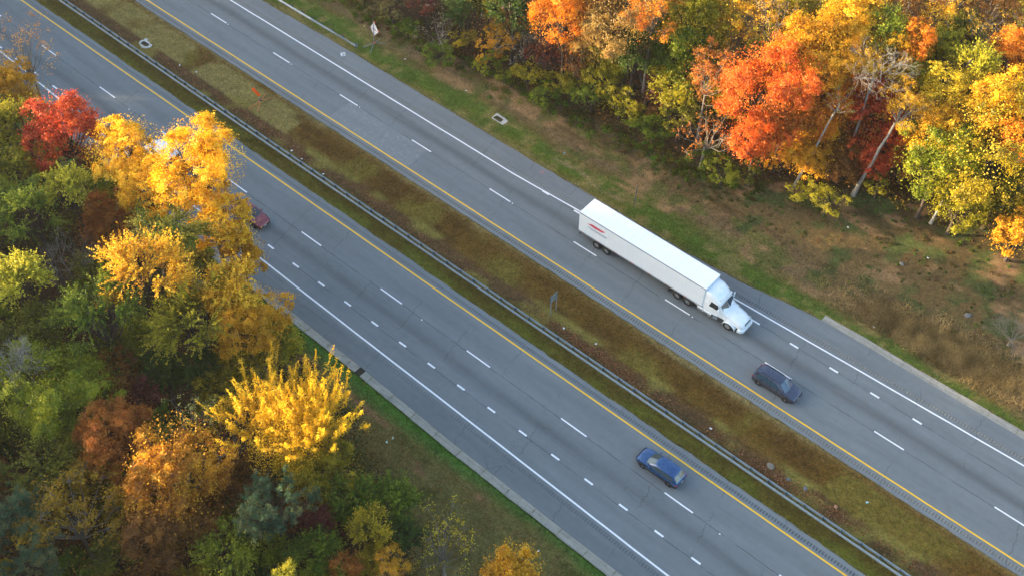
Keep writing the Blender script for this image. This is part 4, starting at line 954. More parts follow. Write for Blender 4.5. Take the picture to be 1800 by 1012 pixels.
TREES = [
(-102.96, 38.05, 0, 0, 13.0, 4.0, 3.6, 'airy', 'peach', 0.0, 'sparse peach-leaved tree half bare over the far white edge line'),
(-100.35, 34.11, 0, 0, 12.0, 3.62, 3.26, 'billow', 'amber', 0.0, 'amber olive tree at the left border below the sparse peach tree'),
(-94.53, 31.65, 0, 0, 12.0, 3.81, 3.81, 'spray', 'olive', 0.0, 'dull olive tree between the left border and the scarlet maple'),
(-88.78, 33.41, 0, 0, 13.0, 4.02, 3.62, 'billow', 'red', 0.0, 'scarlet maple leaning over the far shoulder of the road'),
(-81.58, 35.64, 0, 0, 14.0, 3.36, 3.02, 'billow', 'yellow', 0.0, 'bright orange-yellow tree lobe reaching over the hidden white van'),
(-72.78, 37.95, 0, 0, 15.0, 4.67, 4.67, 'billow', 'yellow', 0.0, 'largest golden yellow tree overhanging the carriageway'),
(-67.47, 36.02, 0, 0, 13.0, 2.78, 2.78, 'billow', 'yellow', 0.0, 'golden yellow tree whose low tip points at the maroon car'),
(-76.37, 34.57, 0, 0, 12.5, 3.31, 3.31, 'billow', 'yellow', 0.0, 'golden amber tree filling in below the largest yellow tree'),
(-80.84, 28.76, 0, 0, 14.0, 3.36, 3.02, 'spray', 'limeyellow', 0.0, 'yellow-green feathery tree with a dark forked trunk under the scarlet maple'),
(-79.18, 30.44, 0, 0, 9.0, 3.23, 3.23, 'billow', 'rust', 0.0, 'rusty brown tree tucked behind the dark forked trunk'),
(-89.62, 27.36, 0, 0, 12.0, 3.53, 3.18, 'spray', 'olive', 0.0, 'olive feathery tree at the left border under the scarlet maple'),
(-81.34, 24.69, 0, 0, 14.0, 4.26, 3.84, 'spray', 'green', 0.0, 'mid green feathery tree with bluish top near the left border'),
(-67.56, 31.09, 0, 0, 16.0, 4.22, 2.32, 'spray', 'darkolive', 0.0, 'dark green flat-topped tree showing its bare dark trunk amid yellow crowns'),
(-75.82, 24.02, 0, 0, 12.0, 2.53, 2.28, 'bare', 'greybrown', 0.0, 'grey leafless tree between two green feathery crowns'),
(-73.62, 19.45, 0, 0, 15.0, 3.6, 3.24, 'spray', 'limeyellow', 0.0, 'large lime feathery tree at the middle of the left border'),
(-65.31, 26.24, 0, 0, 16.0, 4.95, 4.46, 'spray', 'gold', 0.0, 'yellow-gold feathery tree left below the dark-trunked one'),
(-59.9, 31.42, 0, 0, 13.5, 3.8, 3.8, 'spray', 'gold', 0.0, 'golden tree beside the start of the concrete gutter'),
(-57.52, 30.63, 0, 0, 11.0, 3.56, 3.56, 'billow', 'amber', 0.0, 'amber gold tree just above the spiky golden maple'),
(-60.42, 27.09, 0, 0, 13.0, 4.86, 4.86, 'spray', 'olive', 0.0, 'broad dark olive tree with a leaning dark trunk in the middle of the wood'),
(-65.96, 21.26, 0, 0, 14.0, 4.68, 4.21, 'spray', 'green', 0.0, 'grey-green feathery tree in the centre of the left wood'),
(-61.58, 23.08, 0, 0, 8.0, 3.32, 3.32, 'spray', 'deepgreen', 0.0, 'deep green low tree in the dark hollow'),
(-70.45, 17.33, 0, 0, 12.0, 3.75, 3.37, 'spray', 'darkolive', 0.0, 'dark olive tree above the white dead branches'),
(-67.65, 13.62, 0, 0, 15.0, 2.37, 2.6, 'bare', 'white', 0.0, 'dead white-barked tree reaching in from the left border'),
(-63.11, 14.21, 0, 0, 12.0, 4.65, 4.18, 'billow', 'olivegreen', 0.0, 'broad olive green oak right of the white dead branches'),
(-63.23, 19.67, 0, 0, 9.0, 2.51, 2.51, 'billow', 'rustdark', 0.0, 'dim rust-red tree above the orange-brown oak'),
(-60.45, 20.02, 0, 0, 8.0, 2.13, 2.13, 'billow', 'maroon', 0.0, 'small dark red tree in the hollow left of the golden maple'),
(-46.38, 25.96, 0, 0, 12.0, 5.55, 4.72, 'spike', 'brightyellow', 0.0, 'spiky golden maple with upright plumes beside the grass verge'),
(-56.91, 15.67, 0, 0, 10.5, 3.43, 3.77, 'billow', 'rust', 0.0, 'orange-brown oak in the middle of the lower left wood'),
(-54.38, 20.76, 0, 0, 11.0, 2.75, 2.48, 'airy', 'palelime', 0.0, 'thin pale lime tree between the orange oak and golden maple'),
(-49.73, 16.48, 0, 0, 12.0, 4.2, 3.78, 'billow', 'orangetop', 0.0, 'orange and yellow topped oak with grey limbs showing'),
(-51.27, 22.15, 0, 0, 9.0, 3.02, 3.02, 'airy', 'rust', 0.0, 'thin brown-orange tree left against the golden maple'),
(-41.6, 19.51, 0, 0, 12.0, 2.89, 3.18, 'pine', 'bluegreen', 0.0, 'blue-green pine below the golden maple'),
(-59.38, 9.92, 0, 0, 11.0, 4.28, 3.85, 'spray', 'darkolive', 0.0, 'dim olive tree with drooping sprays in the lower left wood'),
(-53.37, 8.71, 0, 0, 11.0, 4.25, 3.4, 'airydense', 'darkgold', 0.0, 'dark gold sparse-leaved tree near the bottom left corner'),
(-55.84, 5.83, 0, 0, 13.0, 2.73, 2.73, 'pine', 'bluegreen', 0.0, 'blue-green pine at the bottom left corner'),
(-53.32, 4.29, 0, 0, 11.0, 3.05, 3.05, 'pine', 'bluegreen', 0.0, 'second blue-green pine touching the bottom edge in the left corner'),
(-42.45, 15.3, 0, 0, 9.5, 3.34, 3.01, 'spray', 'olivegreen', 0.0, 'olive-green feathery tree at the bottom edge left of the blue pine'),
(-47.6, 13.09, 0, 0, 10.0, 3.48, 3.13, 'billow', 'rustdark', 0.0, 'brown-orange oak over the bottom edge below the orange-topped oak'),
(-50.1, 9.64, 0, 0, 8.0, 2.84, 2.55, 'spray', 'darkolive', 0.0, 'dim olive tree on the bottom edge right of the dark gold tree'),
(-43.97, 25.63, 0, 0, 7.0, 3.51, 3.51, 'billow', 'goldolive', 0.0, 'low olive-gold tree under the right side of the golden maple'),
(-40.0, 25.49, 0, 0, 7.0, 3.33, 3.33, 'spray', 'green', 0.0, 'green feathery tree where the wood meets the brown verge'),
(-37.38, 27.77, 0, 0, 6.0, 3.59, 3.59, 'spray', 'green', 0.0, 'hazy green tree spreading onto the lower grass verge'),
(-36.5, 24.39, 0, 0, 8.0, 2.42, 2.66, 'spray', 'goldgreen', 0.0, 'slender yellow-green tree left of the darkest green verge tree'),
(-34.45, 25.82, 0, 0, 6.0, 2.69, 2.96, 'spray', 'deepgreen', 0.0, 'darkest green tree on the verge near the bottom edge'),
(-32.0, 27.92, 0, 0, 5.0, 3.31, 3.31, 'airy', 'lemon', 0.0, 'thin shrub with scattered lemon leaves on the lower verge'),
(-35.68, 21.15, 0, 0, 7.0, 1.71, 1.54, 'billow', 'rust', 0.0, 'small red-orange tree on the bottom edge'),
(-32.82, 23.3, 0, 0, 7.0, 2.05, 1.84, 'airydense', 'amber', 0.0, 'small amber tree on the bottom edge beside the red-orange one'),
(-25.68, 29.78, 0, 0, 6.0, 2.64, 2.38, 'billow', 'amber', 0.0, 'golden shrub on the bottom edge nearest to the gutter'),
(-36.75, 16.37, 0, 0, 12.0, 1.28, 1.15, 'spray', 'limeyellow', 0.0, 'little bright lime treetop poking up on the bottom edge'),
(-40.05, 21.99, 0, 0, 7.0, 1.87, 1.87, 'billow', 'maroon', 0.0, 'small dull maroon tree right of the blue-green pine'),
(-38.63, 20.67, 0, 0, 7.0, 2.88, 2.59, 'spray', 'green', 0.0, 'mid green tree below the small maroon one'),
(-59.07, 25.26, 0, 0, 8.0, 2.81, 2.81, 'spray', 'deepgreen', 0.0, 'deep green tree right in the hollow behind the golden maple'),
(-65.55, 17.79, 0, 0, 10.0, 2.49, 2.49, 'billow', 'olivegreen', 0.0, 'small olive tree behind the broad olive green oak'),
(-55.99, 30.19, 0, 0, 6.0, 2.62, 2.62, 'airydense', 'goldolive', 0.0, 'thin golden tree behind the plumes of the golden maple'),
(-56.01, 24.75, 0, 0, 7.0, 2.54, 2.54, 'billow', 'goldolive', 0.0, 'low golden olive crown at the left foot of the golden maple'),
(-74.32, 25.28, 0, 0, 10.0, 2.94, 2.94, 'spray', 'darkolive', 0.0, 'dim olive tree right of the grey leafless tree'),
(-65.87, 21.32, 0, 0, 9.0, 2.94, 2.94, 'spray', 'darkolive', 0.0, 'dark olive tree behind the dim rust-red one'),
(-67.36, 11.3, 0, 0, 8.0, 3.09, 3.09, 'spray', 'darkolive', 0.0, 'dark olive tree below the white dead branches at the left border'),
(-47.97, 17.18, 0, 0, 7.0, 2.6, 2.6, 'billow', 'rustdark', 0.0, 'dim brown tree between the orange-topped oak and the blue pine'),
(-65.93, 36.31, 0, 0, 9.0, 2.47, 2.47, 'billow', 'amber', 0.0, 'amber tree edge overhanging the shoulder by the gutter start'),
(-51.52, 6.05, 0, 0, 6.5, 2.5, 2.5, 'billow', 'green', 0.0, 'green understorey tree just left of the dim olive tree'),
(-44.79, 11.88, 0, 0, 6.5, 2.5, 2.5, 'spray', 'goldolive', 0.0, 'golden olive understorey tree just left of the olive-green feathery tree'),
(-55.7, 13.81, 0, 0, 6.5, 2.65, 2.65, 'billow', 'darkolive', 0.0, 'dark olive understorey tree just below the orange-brown oak'),
(-49.16, 20.49, 0, 0, 6.5, 2.66, 2.66, 'billow', 'rustdark', 0.0, 'dim brown understorey tree just above the dim brown tree'),
(-47.19, 9.8, 0, 0, 6.5, 2.44, 2.44, 'billow', 'rustdark', 0.0, 'dim brown understorey tree just below the dim olive tree'),
(-59.03, 12.96, 0, 0, 6.5, 2.37, 2.37, 'billow', 'goldolive', 0.0, 'golden olive understorey tree just below the orange-brown oak'),
(-58.13, 28.05, 0, 0, 6.5, 2.54, 2.54, 'billow', 'goldolive', 0.0, 'golden olive understorey tree just left of the thin golden tree'),
(-67.16, 25.05, 0, 0, 6.5, 2.6, 2.6, 'billow', 'olivegreen', 0.0, 'olive green understorey tree just right of the dark olive tree behind the dim rust-red one'),
(-88.39, 22.52, 0, 0, 6.5, 2.72, 2.72, 'spray', 'darkolive', 0.0, 'dark olive understorey tree just left of the mid green feathery tree'),
(-41.59, 18.3, 0, 0, 6.5, 2.2, 2.2, 'spray', 'olivegreen', 0.0, 'olive green understorey tree just above the little bright lime treetop'),
(-79.53, 16.82, 0, 0, 6.5, 2.56, 2.56, 'spray', 'olivegreen', 0.0, 'olive green understorey tree just above the dead white-barked tree reaching in from the left border'),
(-70.16, 34.13, 0, 0, 6.5, 2.6, 2.6, 'spray', 'goldolive', 0.0, 'golden olive understorey tree just left of the golden tree'),
(-64.53, 7.17, 0, 0, 6.5, 2.24, 2.24, 'spray', 'rustdark', 0.0, 'dim brown understorey tree just above the blue-green pine at the bottom left corner'),
(-40.46, 15.63, 0, 0, 6.5, 2.04, 2.04, 'billow', 'deepgreen', 0.0, 'deep green understorey tree just left of the little bright lime treetop'),
(-36.14, 19.38, 0, 0, 6.5, 2.04, 2.04, 'billow', 'green', 0.0, 'green understorey tree just left of the small red-orange tree on the bottom edge'),
(-58.79, 19.53, 0, 0, 6.5, 2.2, 2.2, 'billow', 'green', 0.0, 'green understorey tree just below the small dark red'),
(-53.25, 11.99, 0, 0, 6.5, 2.07, 2.07, 'spray', 'goldolive', 0.0, 'golden olive understorey tree just above the dim olive tree'),
(-56.32, 1.89, 0, 0, 6.5, 1.99, 1.99, 'billow', 'goldolive', 0.0, 'golden olive understorey tree just left of the second blue-green pine'),
(-33.74, 21.46, 0, 0, 6.5, 1.99, 1.99, 'spray', 'goldolive', 0.0, 'golden olive understorey tree just right of the small red-orange tree on the bottom edge'),
(-56.86, 32.74, 0, 0, 6.5, 2.32, 2.32, 'billow', 'olive', 0.0, 'olive understorey tree just above the thin golden tree behind the plumes of the golden maple'),
(-72.38, 12.22, 0, 0, 6.5, 2.25, 2.25, 'spray', 'goldolive', 0.0, 'golden olive understorey tree just above the dark olive tree'),
(-62.2, 14.41, 0, 0, 6.5, 2.11, 2.11, 'billow', 'olive', 0.0, 'olive understorey tree just left of the orange-brown oak'),
(-85.77, 35.15, 0, 0, 6.5, 2.54, 2.54, 'billow', 'olivegreen', 0.0, 'olive green understorey tree just left of the golden amber tree'),
(-67.28, 8.94, 0, 0, 6.5, 2.1, 2.1, 'billow', 'deepgreen', 0.0, 'deep green understorey tree just below the dark olive tree'),
(-45.76, 18.48, 0, 0, 6.5, 1.95, 1.95, 'billow', 'darkolive', 0.0, 'dark olive understorey tree just right of the dim brown tree'),
(-49.59, 7.72, 0, 0, 6.5, 1.82, 1.82, 'billow', 'goldolive', 0.0, 'golden olive understorey tree just below the dim olive tree'),
(-94.52, 32.29, 0, 0, 6.5, 2.44, 2.44, 'billow', 'goldolive', 0.0, 'golden olive understorey tree just right of the olive feathery tree'),
(-42.31, 22.45, 0, 0, 6.5, 1.9, 1.9, 'billow', 'rustdark', 0.0, 'dim brown understorey tree just above the small dull maroon tree right of the blue-green pine'),
(-63.36, 17.77, 0, 0, 6.5, 2.03, 2.03, 'billow', 'darkolive', 0.0, 'dark olive understorey tree just below the dim rust-red tree above the orange-brown oak'),
(-35.21, 22.91, 0, 0, 6.5, 1.84, 1.84, 'spray', 'goldolive', 0.0, 'golden olive understorey tree just left of the small amber tree'),
(-90.65, 35.64, 0, 0, 6.5, 2.36, 2.36, 'spray', 'rustdark', 0.0, 'dim brown understorey tree just left of the bright orange-yellow tree lobe'),
(-37.58, 18.13, 0, 0, 6.5, 1.76, 1.76, 'billow', 'olivegreen', 0.0, 'olive green understorey tree just right of the little bright lime treetop'),
(-59.35, 3.84, 0, 0, 6.5, 1.8, 1.8, 'spray', 'rustdark', 0.0, 'dim brown understorey tree just left of the second blue-green pine'),
(-100.54, 30.33, 0, 0, 6.5, 2.39, 2.39, 'billow', 'darkolive', 0.0, 'dark olive understorey tree just above the olive feathery tree'),
(-89.25, 79.64, 0, 0, 2.5, 2.62, 1.89, 'bush', 'tanolive', 0.0, 'tan olive bush at the top edge behind the white diamond sign'),
(-84.92, 81.34, 0, 0, 4.0, 2.15, 1.72, 'bush', 'maroon', 0.0, 'dull maroon bush at the top edge right of the white sign'),
(-85.76, 78.67, 0, 0, 1.6, 1.73, 1.25, 'bush', 'green', 0.0, 'small bright green bush right of the white sign'),
(-81.25, 80.15, 0, 0, 2.79, 3.03, 3.03, 'airy', 'seedgrey', 0.0, 'shrub with grey seed heads right of the small bright green bush'),
(-78.3, 81.14, 0, 0, 2.0, 1.71, 1.37, 'bush', 'goldolive', 0.0, 'olive-gold bush in front of the tall grey trunks'),
(-74.85, 82.96, 0, 0, 4.0, 2.98, 3.57, 'airydense', 'amber', 0.0, 'orange-amber shrub beside the tall grey trunks'),
(-73.4, 80.22, 0, 0, 1.6, 1.82, 1.17, 'bush', 'olivegreen', 0.0, 'green bush nearest to the drain in the grass'),
(-70.66, 79.96, 0, 0, 1.2, 1.25, 0.8, 'bush', 'olivegreen', 0.0, 'tiny green bush just right of the one nearest the drain'),
(-71.37, 84.73, 0, 0, 3.23, 3.51, 3.51, 'airy', 'seedgrey', 0.0, 'large shrub with pale seed heads right of the grey trunks'),
(-66.89, 83.49, 0, 0, 3.5, 2.34, 2.06, 'bush', 'maroon', 0.0, 'dark maroon shrub right of the pale seed heads'),
(-63.47, 85.52, 0, 0, 4.5, 3.91, 3.91, 'airydense', 'rustdark', 0.0, 'brown thin-leaved tree under the orange oak'),
(-62.11, 83.37, 0, 0, 1.8, 1.78, 1.28, 'bush', 'olivegreen', 0.0, 'olive-green bush at the wood edge with a bright flat spray'),
(-59.67, 86.34, 0, 0, 5.0, 3.03, 3.63, 'billow', 'olive', 0.0, 'olive ochre tree between the brown tree and the dim evergreen'),
(-64.41, 83.5, 0, 0, 11.0, 3.91, 3.91, 'billow', 'orange', 0.0, 'orange oak at the top edge near the tall trunks'),
(-59.32, 86.16, 0, 0, 12.0, 4.67, 4.2, 'billow', 'tan', 0.0, 'tan-olive oak at the top edge between two orange ones'),
(-56.03, 85.96, 0, 0, 9.0, 3.73, 4.1, 'spray', 'deepgreen', 0.0, 'dim evergreen below the orange-pink tree'),
(-54.93, 87.13, 0, 0, 14.0, 3.46, 3.12, 'airydense', 'orange', 0.0, 'orange-pink tree with a pale branching stem at the top edge'),
(-55.02, 88.03, 0, 0, 4.5, 3.01, 3.61, 'airydense', 'maroon', 0.0, 'dark maroon thin tree at the foot of the orange-pink tree'),
(-51.37, 89.63, 0, 0, 8.0, 3.91, 4.69, 'billow', 'green', 0.0, 'green oak left of the orange-brown tree'),
(-51.66, 91.43, 0, 0, 12.0, 4.32, 4.32, 'billow', 'olive', 0.0, 'olive oak behind the green one at the top edge'),
(-50.49, 83.32, 0, 0, 2.4, 2.49, 1.6, 'bush', 'green', 0.0, 'broad bright green bush at the wood edge above the truck'),
(-56.09, 84.16, 0, 0, 2.5, 2.68, 1.93, 'bush', 'olive', 0.0, 'olive bush left of the broad bright green one'),
(-54.13, 83.91, 0, 0, 1.6, 1.74, 1.25, 'bush', 'olivegreen', 0.0, 'small olive-green bush left of the broad bright green one'),
(-48.49, 85.27, 0, 0, 4.0, 2.6, 2.08, 'bush', 'darkolive', 0.0, 'dark olive shrub between the broad green bush and the orange-brown tree'),
(-47.75, 94.44, 0, 0, 13.0, 3.97, 3.58, 'airydense', 'gold', 0.0, 'sparse golden tree at the top edge left of the grey leafless trunk'),
(-47.2, 91.9, 0, 0, 11.0, 2.86, 2.58, 'airy', 'gold', 0.0, 'thin golden tree with a bare slender stem'),
(-43.44, 94.01, 0, 0, 15.0, 3.86, 3.86, 'airy', 'tan', 0.0, 'half bare tree with thick grey trunk at the top edge'),
(-46.54, 86.71, 0, 0, 10.0, 3.13, 3.13, 'airydense', 'rust', 0.0, 'thin rust-coloured tree left of the red-orange maple'),
(-43.91, 83.84, 0, 0, 6.0, 4.09, 3.68, 'airy', 'rust', 0.0, 'thin brown tree with pale fallen branches left of the maple'),
(-40.01, 87.38, 0, 0, 12.0, 4.7, 4.7, 'billow', 'redorange', 0.0, 'glowing red-orange maple, the tallest on the wood edge'),
(-38.4, 84.79, 0, 0, 7.0, 3.08, 3.08, 'billow', 'redorange', 0.0, 'lower skirt of red-orange foliage hanging over the leaf-strewn ground'),
(-38.55, 92.62, 0, 0, 13.0, 4.74, 4.27, 'billow', 'amber', 0.0, 'amber tree behind the right of the red-orange maple'),
(-36.75, 92.98, 0, 0, 9.0, 4.37, 4.37, 'billow', 'orange', 0.0, 'orange tree right of the red-orange maple'),
(-36.97, 99.64, 0, 0, 14.0, 4.04, 3.64, 'billow', 'gold', 0.0, 'bright gold tree left of the lime conifer at the top'),
(-41.32, 101.37, 0, 0, 13.0, 3.99, 3.6, 'airydense', 'goldolive', 0.0, 'golden-brown tree at the top edge above the amber one'),
(-33.74, 100.2, 0, 0, 15.0, 3.37, 3.03, 'spray', 'lime', 0.0, 'rounded lime green tree near the top edge'),
(-29.94, 100.94, 0, 0, 15.0, 2.12, 2.33, 'billow', 'orange', 0.0, 'small vivid orange tree right of the lime green one'),
(-28.58, 103.8, 0, 0, 13.0, 2.63, 2.63, 'billow', 'olive', 0.0, 'olive crown right against the small vivid orange tree'),
(-36.03, 96.07, 0, 0, 13.0, 3.54, 3.18, 'billow', 'gold', 0.0, 'gold tree with pale leaves left of the bleached branches'),
(-31.37, 94.37, 0, 0, 15.0, 3.2, 2.56, 'bare', 'white', 0.0, 'bleached twisted bare tree amid gold foliage'),
(-31.38, 100.73, 0, 0, 13.0, 3.55, 3.19, 'billow', 'gold', 0.0, 'gold tree wrapped round the bleached twisted branches'),
(-31.7, 97.01, 0, 0, 8.0, 3.92, 3.92, 'billow', 'red', 0.0, 'crimson tree below the bleached twisted branches'),
(-28.06, 96.06, 0, 0, 4.5, 3.63, 4.0, 'billow', 'red', 0.0, 'deep red tree behind the right leaning white trunk'),
(-34.03, 95.8, 0, 0, 4.5, 4.02, 4.43, 'airydense', 'rust', 0.0, 'rusty tree behind the left leaning white trunk'),
(-30.8, 91.56, 0, 0, 3.2, 3.16, 3.48, 'billow', 'rustdark', 0.0, 'dim brown undertree between the two leaning white trunks'),
(-29.22, 100.04, 0, 0, 7.0, 4.12, 4.12, 'airydense', 'gold', 0.0, 'twiggy tree with sparse golden leaves right of the crimson one'),
(-23.66, 102.3, 0, 0, 14.0, 3.24, 3.24, 'spray', 'limeyellow', 0.0, 'large lime-yellow evergreen near the upper right'),
(-32.14, 109.33, 0, 0, 13.0, 3.52, 3.16, 'airydense', 'gold', 0.0, 'dotted golden tree at the top edge right of the small orange one'),
(-25.61, 108.57, 0, 0, 14.0, 3.41, 2.73, 'airy', 'gold', 0.0, 'dark twiggy tree with scattered orange-gold leaves at the upper right'),
(-21.3, 107.58, 0, 0, 13.0, 3.06, 3.06, 'billow', 'orange', 0.0, 'coppery orange tree on the right border near the top'),
(-27.99, 116.37, 0, 0, 12.0, 3.75, 3.37, 'airydense', 'rustdark', 0.0, 'dim brown twiggy tree in the upper right corner'),
(-28.67, 99.66, 0, 0, 12.0, 1.96, 1.76, 'billow', 'limeyellow', 0.0, 'small yellow-green tree left of the large lime-yellow one'),
(-25.03, 98.81, 0, 0, 13.0, 2.39, 2.15, 'billow', 'lemon', 0.0, 'small lemon tree just left below the large lime-yellow one'),
(-22.64, 101.22, 0, 0, 12.0, 2.41, 2.17, 'billow', 'lemon', 0.0, 'small lemon tree just below the large lime-yellow one'),
(-22.61, 98.58, 0, 0, 11.0, 3.76, 3.38, 'airydense', 'lemon', 0.0, 'sparse lemon tree with a slanting stem above the big golden oak'),
(-18.59, 99.1, 0, 0, 13.0, 4.25, 3.82, 'billow', 'gold', 0.0, 'brilliant gold tree on the right border above the golden oak'),
(-18.18, 96.15, 0, 0, 10.0, 6.04, 6.04, 'billow', 'goldolive', 0.0, 'big golden-olive oak hanging low at the right'),
(-21.38, 92.98, 0, 0, 8.0, 4.17, 4.17, 'billow', 'olivegreen', 0.0, 'green lower crown at the left of the big golden-olive oak'),
(-15.93, 97.76, 0, 0, 12.0, 2.61, 2.61, 'billow', 'orange', 0.0, 'vivid orange crown on the right border'),
(-17.72, 92.86, 0, 0, 5.0, 3.3, 3.3, 'billow', 'olive', 0.0, 'low olive crown in front of the big oak'),
(-15.15, 96.2, 0, 0, 5.0, 3.77, 3.77, 'billow', 'darkolive', 0.0, 'shaded green tree under the big oak near the right border'),
(-11.2, 93.31, 0, 0, 4.0, 2.66, 2.66, 'billow', 'amber', 0.0, 'amber bush on the right border below the wood'),
(-29.38, 86.39, 0, 0, 2.4, 2.23, 1.43, 'bush', 'olive', 0.0, 'feathery olive-yellow bush on the brown bank between the two leaning trunks'),
(-26.45, 92.54, 0, 0, 2.0, 1.64, 1.18, 'bush', 'olive', 0.0, 'olive bush right at the foot of the right leaning white trunk'),
(-32.56, 86.02, 0, 0, 1.6, 1.51, 0.96, 'bush', 'limeyellow', 0.0, 'small yellow-green bush at the foot of the left leaning white trunk'),
(-6.03, 83.07, 0, 0, 1.6, 2.26, 1.27, 'twigbush', 'greybrown', 0.0, 'dark twiggy leafless bush at the right border beside tall tan grass'),
(-38.13, 84.76, 0, 0, 2.0, 1.91, 1.37, 'bush', 'darkolive', 0.0, 'dark bush beneath the red-orange maple'),
(-78.6, 82.18, 0, 0, 6.0, 3.67, 4.03, 'spray', 'deepgreen', 0.0, 'dark green tree at the top edge left of the grey trunks'),
(-72.26, 83.4, 0, 0, 8.0, 3.74, 4.12, 'spray', 'deepgreen', 0.0, 'dark green tree right behind the tall grey trunks'),
(-60.31, 85.65, 0, 0, 9.0, 3.28, 3.28, 'billow', 'tan', 0.0, 'small tan tree below the tan-olive oak'),
(-69.69, 85.62, 0, 0, 8.0, 3.06, 3.06, 'airydense', 'rust', 0.0, 'thin russet tree left of the orange oak'),
(-23.04, 95.58, 0, 0, 10.0, 3.74, 3.74, 'billow', 'gold', 0.0, 'gold crown behind the left shoulder of the golden-olive oak'),
(-43.19, 98.39, 0, 0, 13.0, 3.5, 3.5, 'billow', 'goldolive', 0.0, 'golden olive tree behind the grey half bare one'),
(-34.51, 109.04, 0, 0, 12.0, 3.24, 2.91, 'airydense', 'rustdark', 0.0, 'dim twiggy tree at the top edge right of the lime green one'),
(-34.47, 91.21, 0, 0, 4.0, 3.65, 4.02, 'billow', 'amber', 0.0, 'amber-brown tree right under the red-orange maple'),
(-25.76, 96.53, 0, 0, 3.0, 2.69, 2.96, 'billow', 'rust', 0.0, 'rust-red tree right of the deep red one'),
(-26.16, 100.3, 0, 0, 9.0, 3.1, 3.1, 'spray', 'darkolive', 0.0, 'dark olive crown amid the lemon trees'),
(-28.21, 109.07, 0, 0, 12.0, 3.17, 3.17, 'spray', 'darkolive', 0.0, 'dark green crown above the large lime-yellow evergreen'),
(-37.33, 88.46, 0, 0, 8.0, 3.56, 3.92, 'billow', 'rust', 0.0, 'brown-orange crown right below the glowing maple'),
(-40.7, 82.87, 0, 0, 2.2, 2.16, 1.38, 'bush', 'olivegreen', 0.0, 'green bush at the wood edge left below the maple'),
(-43.88, 83.67, 0, 0, 1.8, 1.94, 1.24, 'bush', 'green', 0.0, 'mid green bush next to the thin brown tree'),
(-64.69, 80.39, 0, 0, 1.4, 2.05, 1.15, 'bush', 'green', 0.0, 'low green bush on the verge edge under the maroon shrub'),
(-79.53, 77.72, 0, 0, 1.2, 2.41, 1.16, 'bush', 'green', 0.0, 'low green thicket along the verge below the seed-head shrub'),
(-92.71, 79.36, 0, 0, 1.6, 2.22, 1.42, 'bush', 'tanolive', 0.0, 'tan thicket at the top edge straight above the white sign'),
(-24.9, 122.71, 0, 0, 8.0, 3.63, 3.63, 'airydense', 'olive', 0.0, 'olive understorey tree just right of the dim brown twiggy tree in the upper right corner'),
(-40.82, 115.09, 0, 0, 8.0, 3.54, 3.54, 'airydense', 'amber', 0.0, 'amber understorey tree just above the rounded lime green tree near the top edge'),
(-13.77, 100.43, 0, 0, 5.5, 2.81, 2.81, 'airydense', 'amber', 0.0, 'amber understorey tree just right of the shaded green tree'),
(-36.39, 88.52, 0, 0, 2.2, 2.3, 1.84, 'bush', 'amber', 0.0, 'amber thicket just right of the dark bush beneath the red-orange maple'),
(-12.2, 99.73, 0, 0, 2.2, 2.16, 1.73, 'bush', 'goldolive', 0.0, 'golden olive thicket just above the amber bush on the right border below the wood'),
(-33.51, 121.43, 0, 0, 8.0, 3.02, 3.02, 'airydense', 'rustdark', 0.0, 'dim brown understorey tree just right of the dotted golden tree'),
(-45.42, 89.91, 0, 0, 5.5, 2.84, 2.84, 'billow', 'goldolive', 0.0, 'golden olive understorey tree just below the thin rust-coloured tree left of the red-orange maple'),
(-51.04, 86.86, 0, 0, 5.5, 2.78, 2.78, 'billow', 'olive', 0.0, 'olive understorey tree just right of the dark maroon thin tree'),
(-55.45, 102.41, 0, 0, 8.0, 2.94, 2.94, 'spray', 'amber', 0.0, 'amber understorey tree just left of the sparse golden tree'),
(-59.1, 99.24, 0, 0, 8.0, 2.85, 2.85, 'airydense', 'rustdark', 0.0, 'dim brown understorey tree just right of the orange-pink tree'),
(-67.84, 81.24, 0, 0, 2.2, 2.2, 1.76, 'bush', 'olive', 0.0, 'olive thicket just left of the dark maroon shrub right of the pale seed heads'),
(-67.88, 91.64, 0, 0, 8.0, 2.76, 2.76, 'spray', 'rustdark', 0.0, 'dim brown understorey tree just above the orange oak'),
(-59.32, 82.88, 0, 0, 2.2, 2.16, 1.73, 'bush', 'green', 0.0, 'green thicket just right of the olive-green bush'),
(-20.51, 115.17, 0, 0, 5.5, 2.63, 2.63, 'airydense', 'amber', 0.0, 'amber understorey tree just below the coppery orange tree on the right border near the top'),
(-36.53, 101.28, 0, 0, 5.5, 2.63, 2.63, 'billow', 'goldolive', 0.0, 'golden olive understorey tree just below the gold tree'),
(-76.65, 84.03, 0, 0, 8.0, 2.68, 2.68, 'billow', 'olive', 0.0, 'olive understorey tree just right of the dark green tree'),
(-47.36, 99.53, 0, 0, 5.5, 2.62, 2.62, 'airydense', 'olive', 0.0, 'olive understorey tree just right of the thin golden tree with a bare slender stem'),
(-56.84, 93.29, 0, 0, 5.5, 2.64, 2.64, 'airydense', 'darkolive', 0.0, 'dark olive understorey tree just left of the green oak left of the orange-brown tree'),
(-48.17, 87.53, 0, 0, 5.5, 2.44, 2.44, 'spray', 'darkolive', 0.0, 'dark olive understorey tree just above the dark olive shrub'),
(-53.48, 86.08, 0, 0, 2.2, 2.01, 1.61, 'bush', 'rustdark', 0.0, 'dim brown thicket just right of the small olive-green bush'),
(-64.0, 82.63, 0, 0, 2.2, 2.05, 1.64, 'bush', 'olive', 0.0, 'olive thicket just left of the olive-green bush'),
(-34.1, 87.92, 1.7, 1.93, 12.5, 1.78, 1.78, 'airy', 'goldolive', 0.17, 'left leaning tree with thin white trunk and few leaves'),
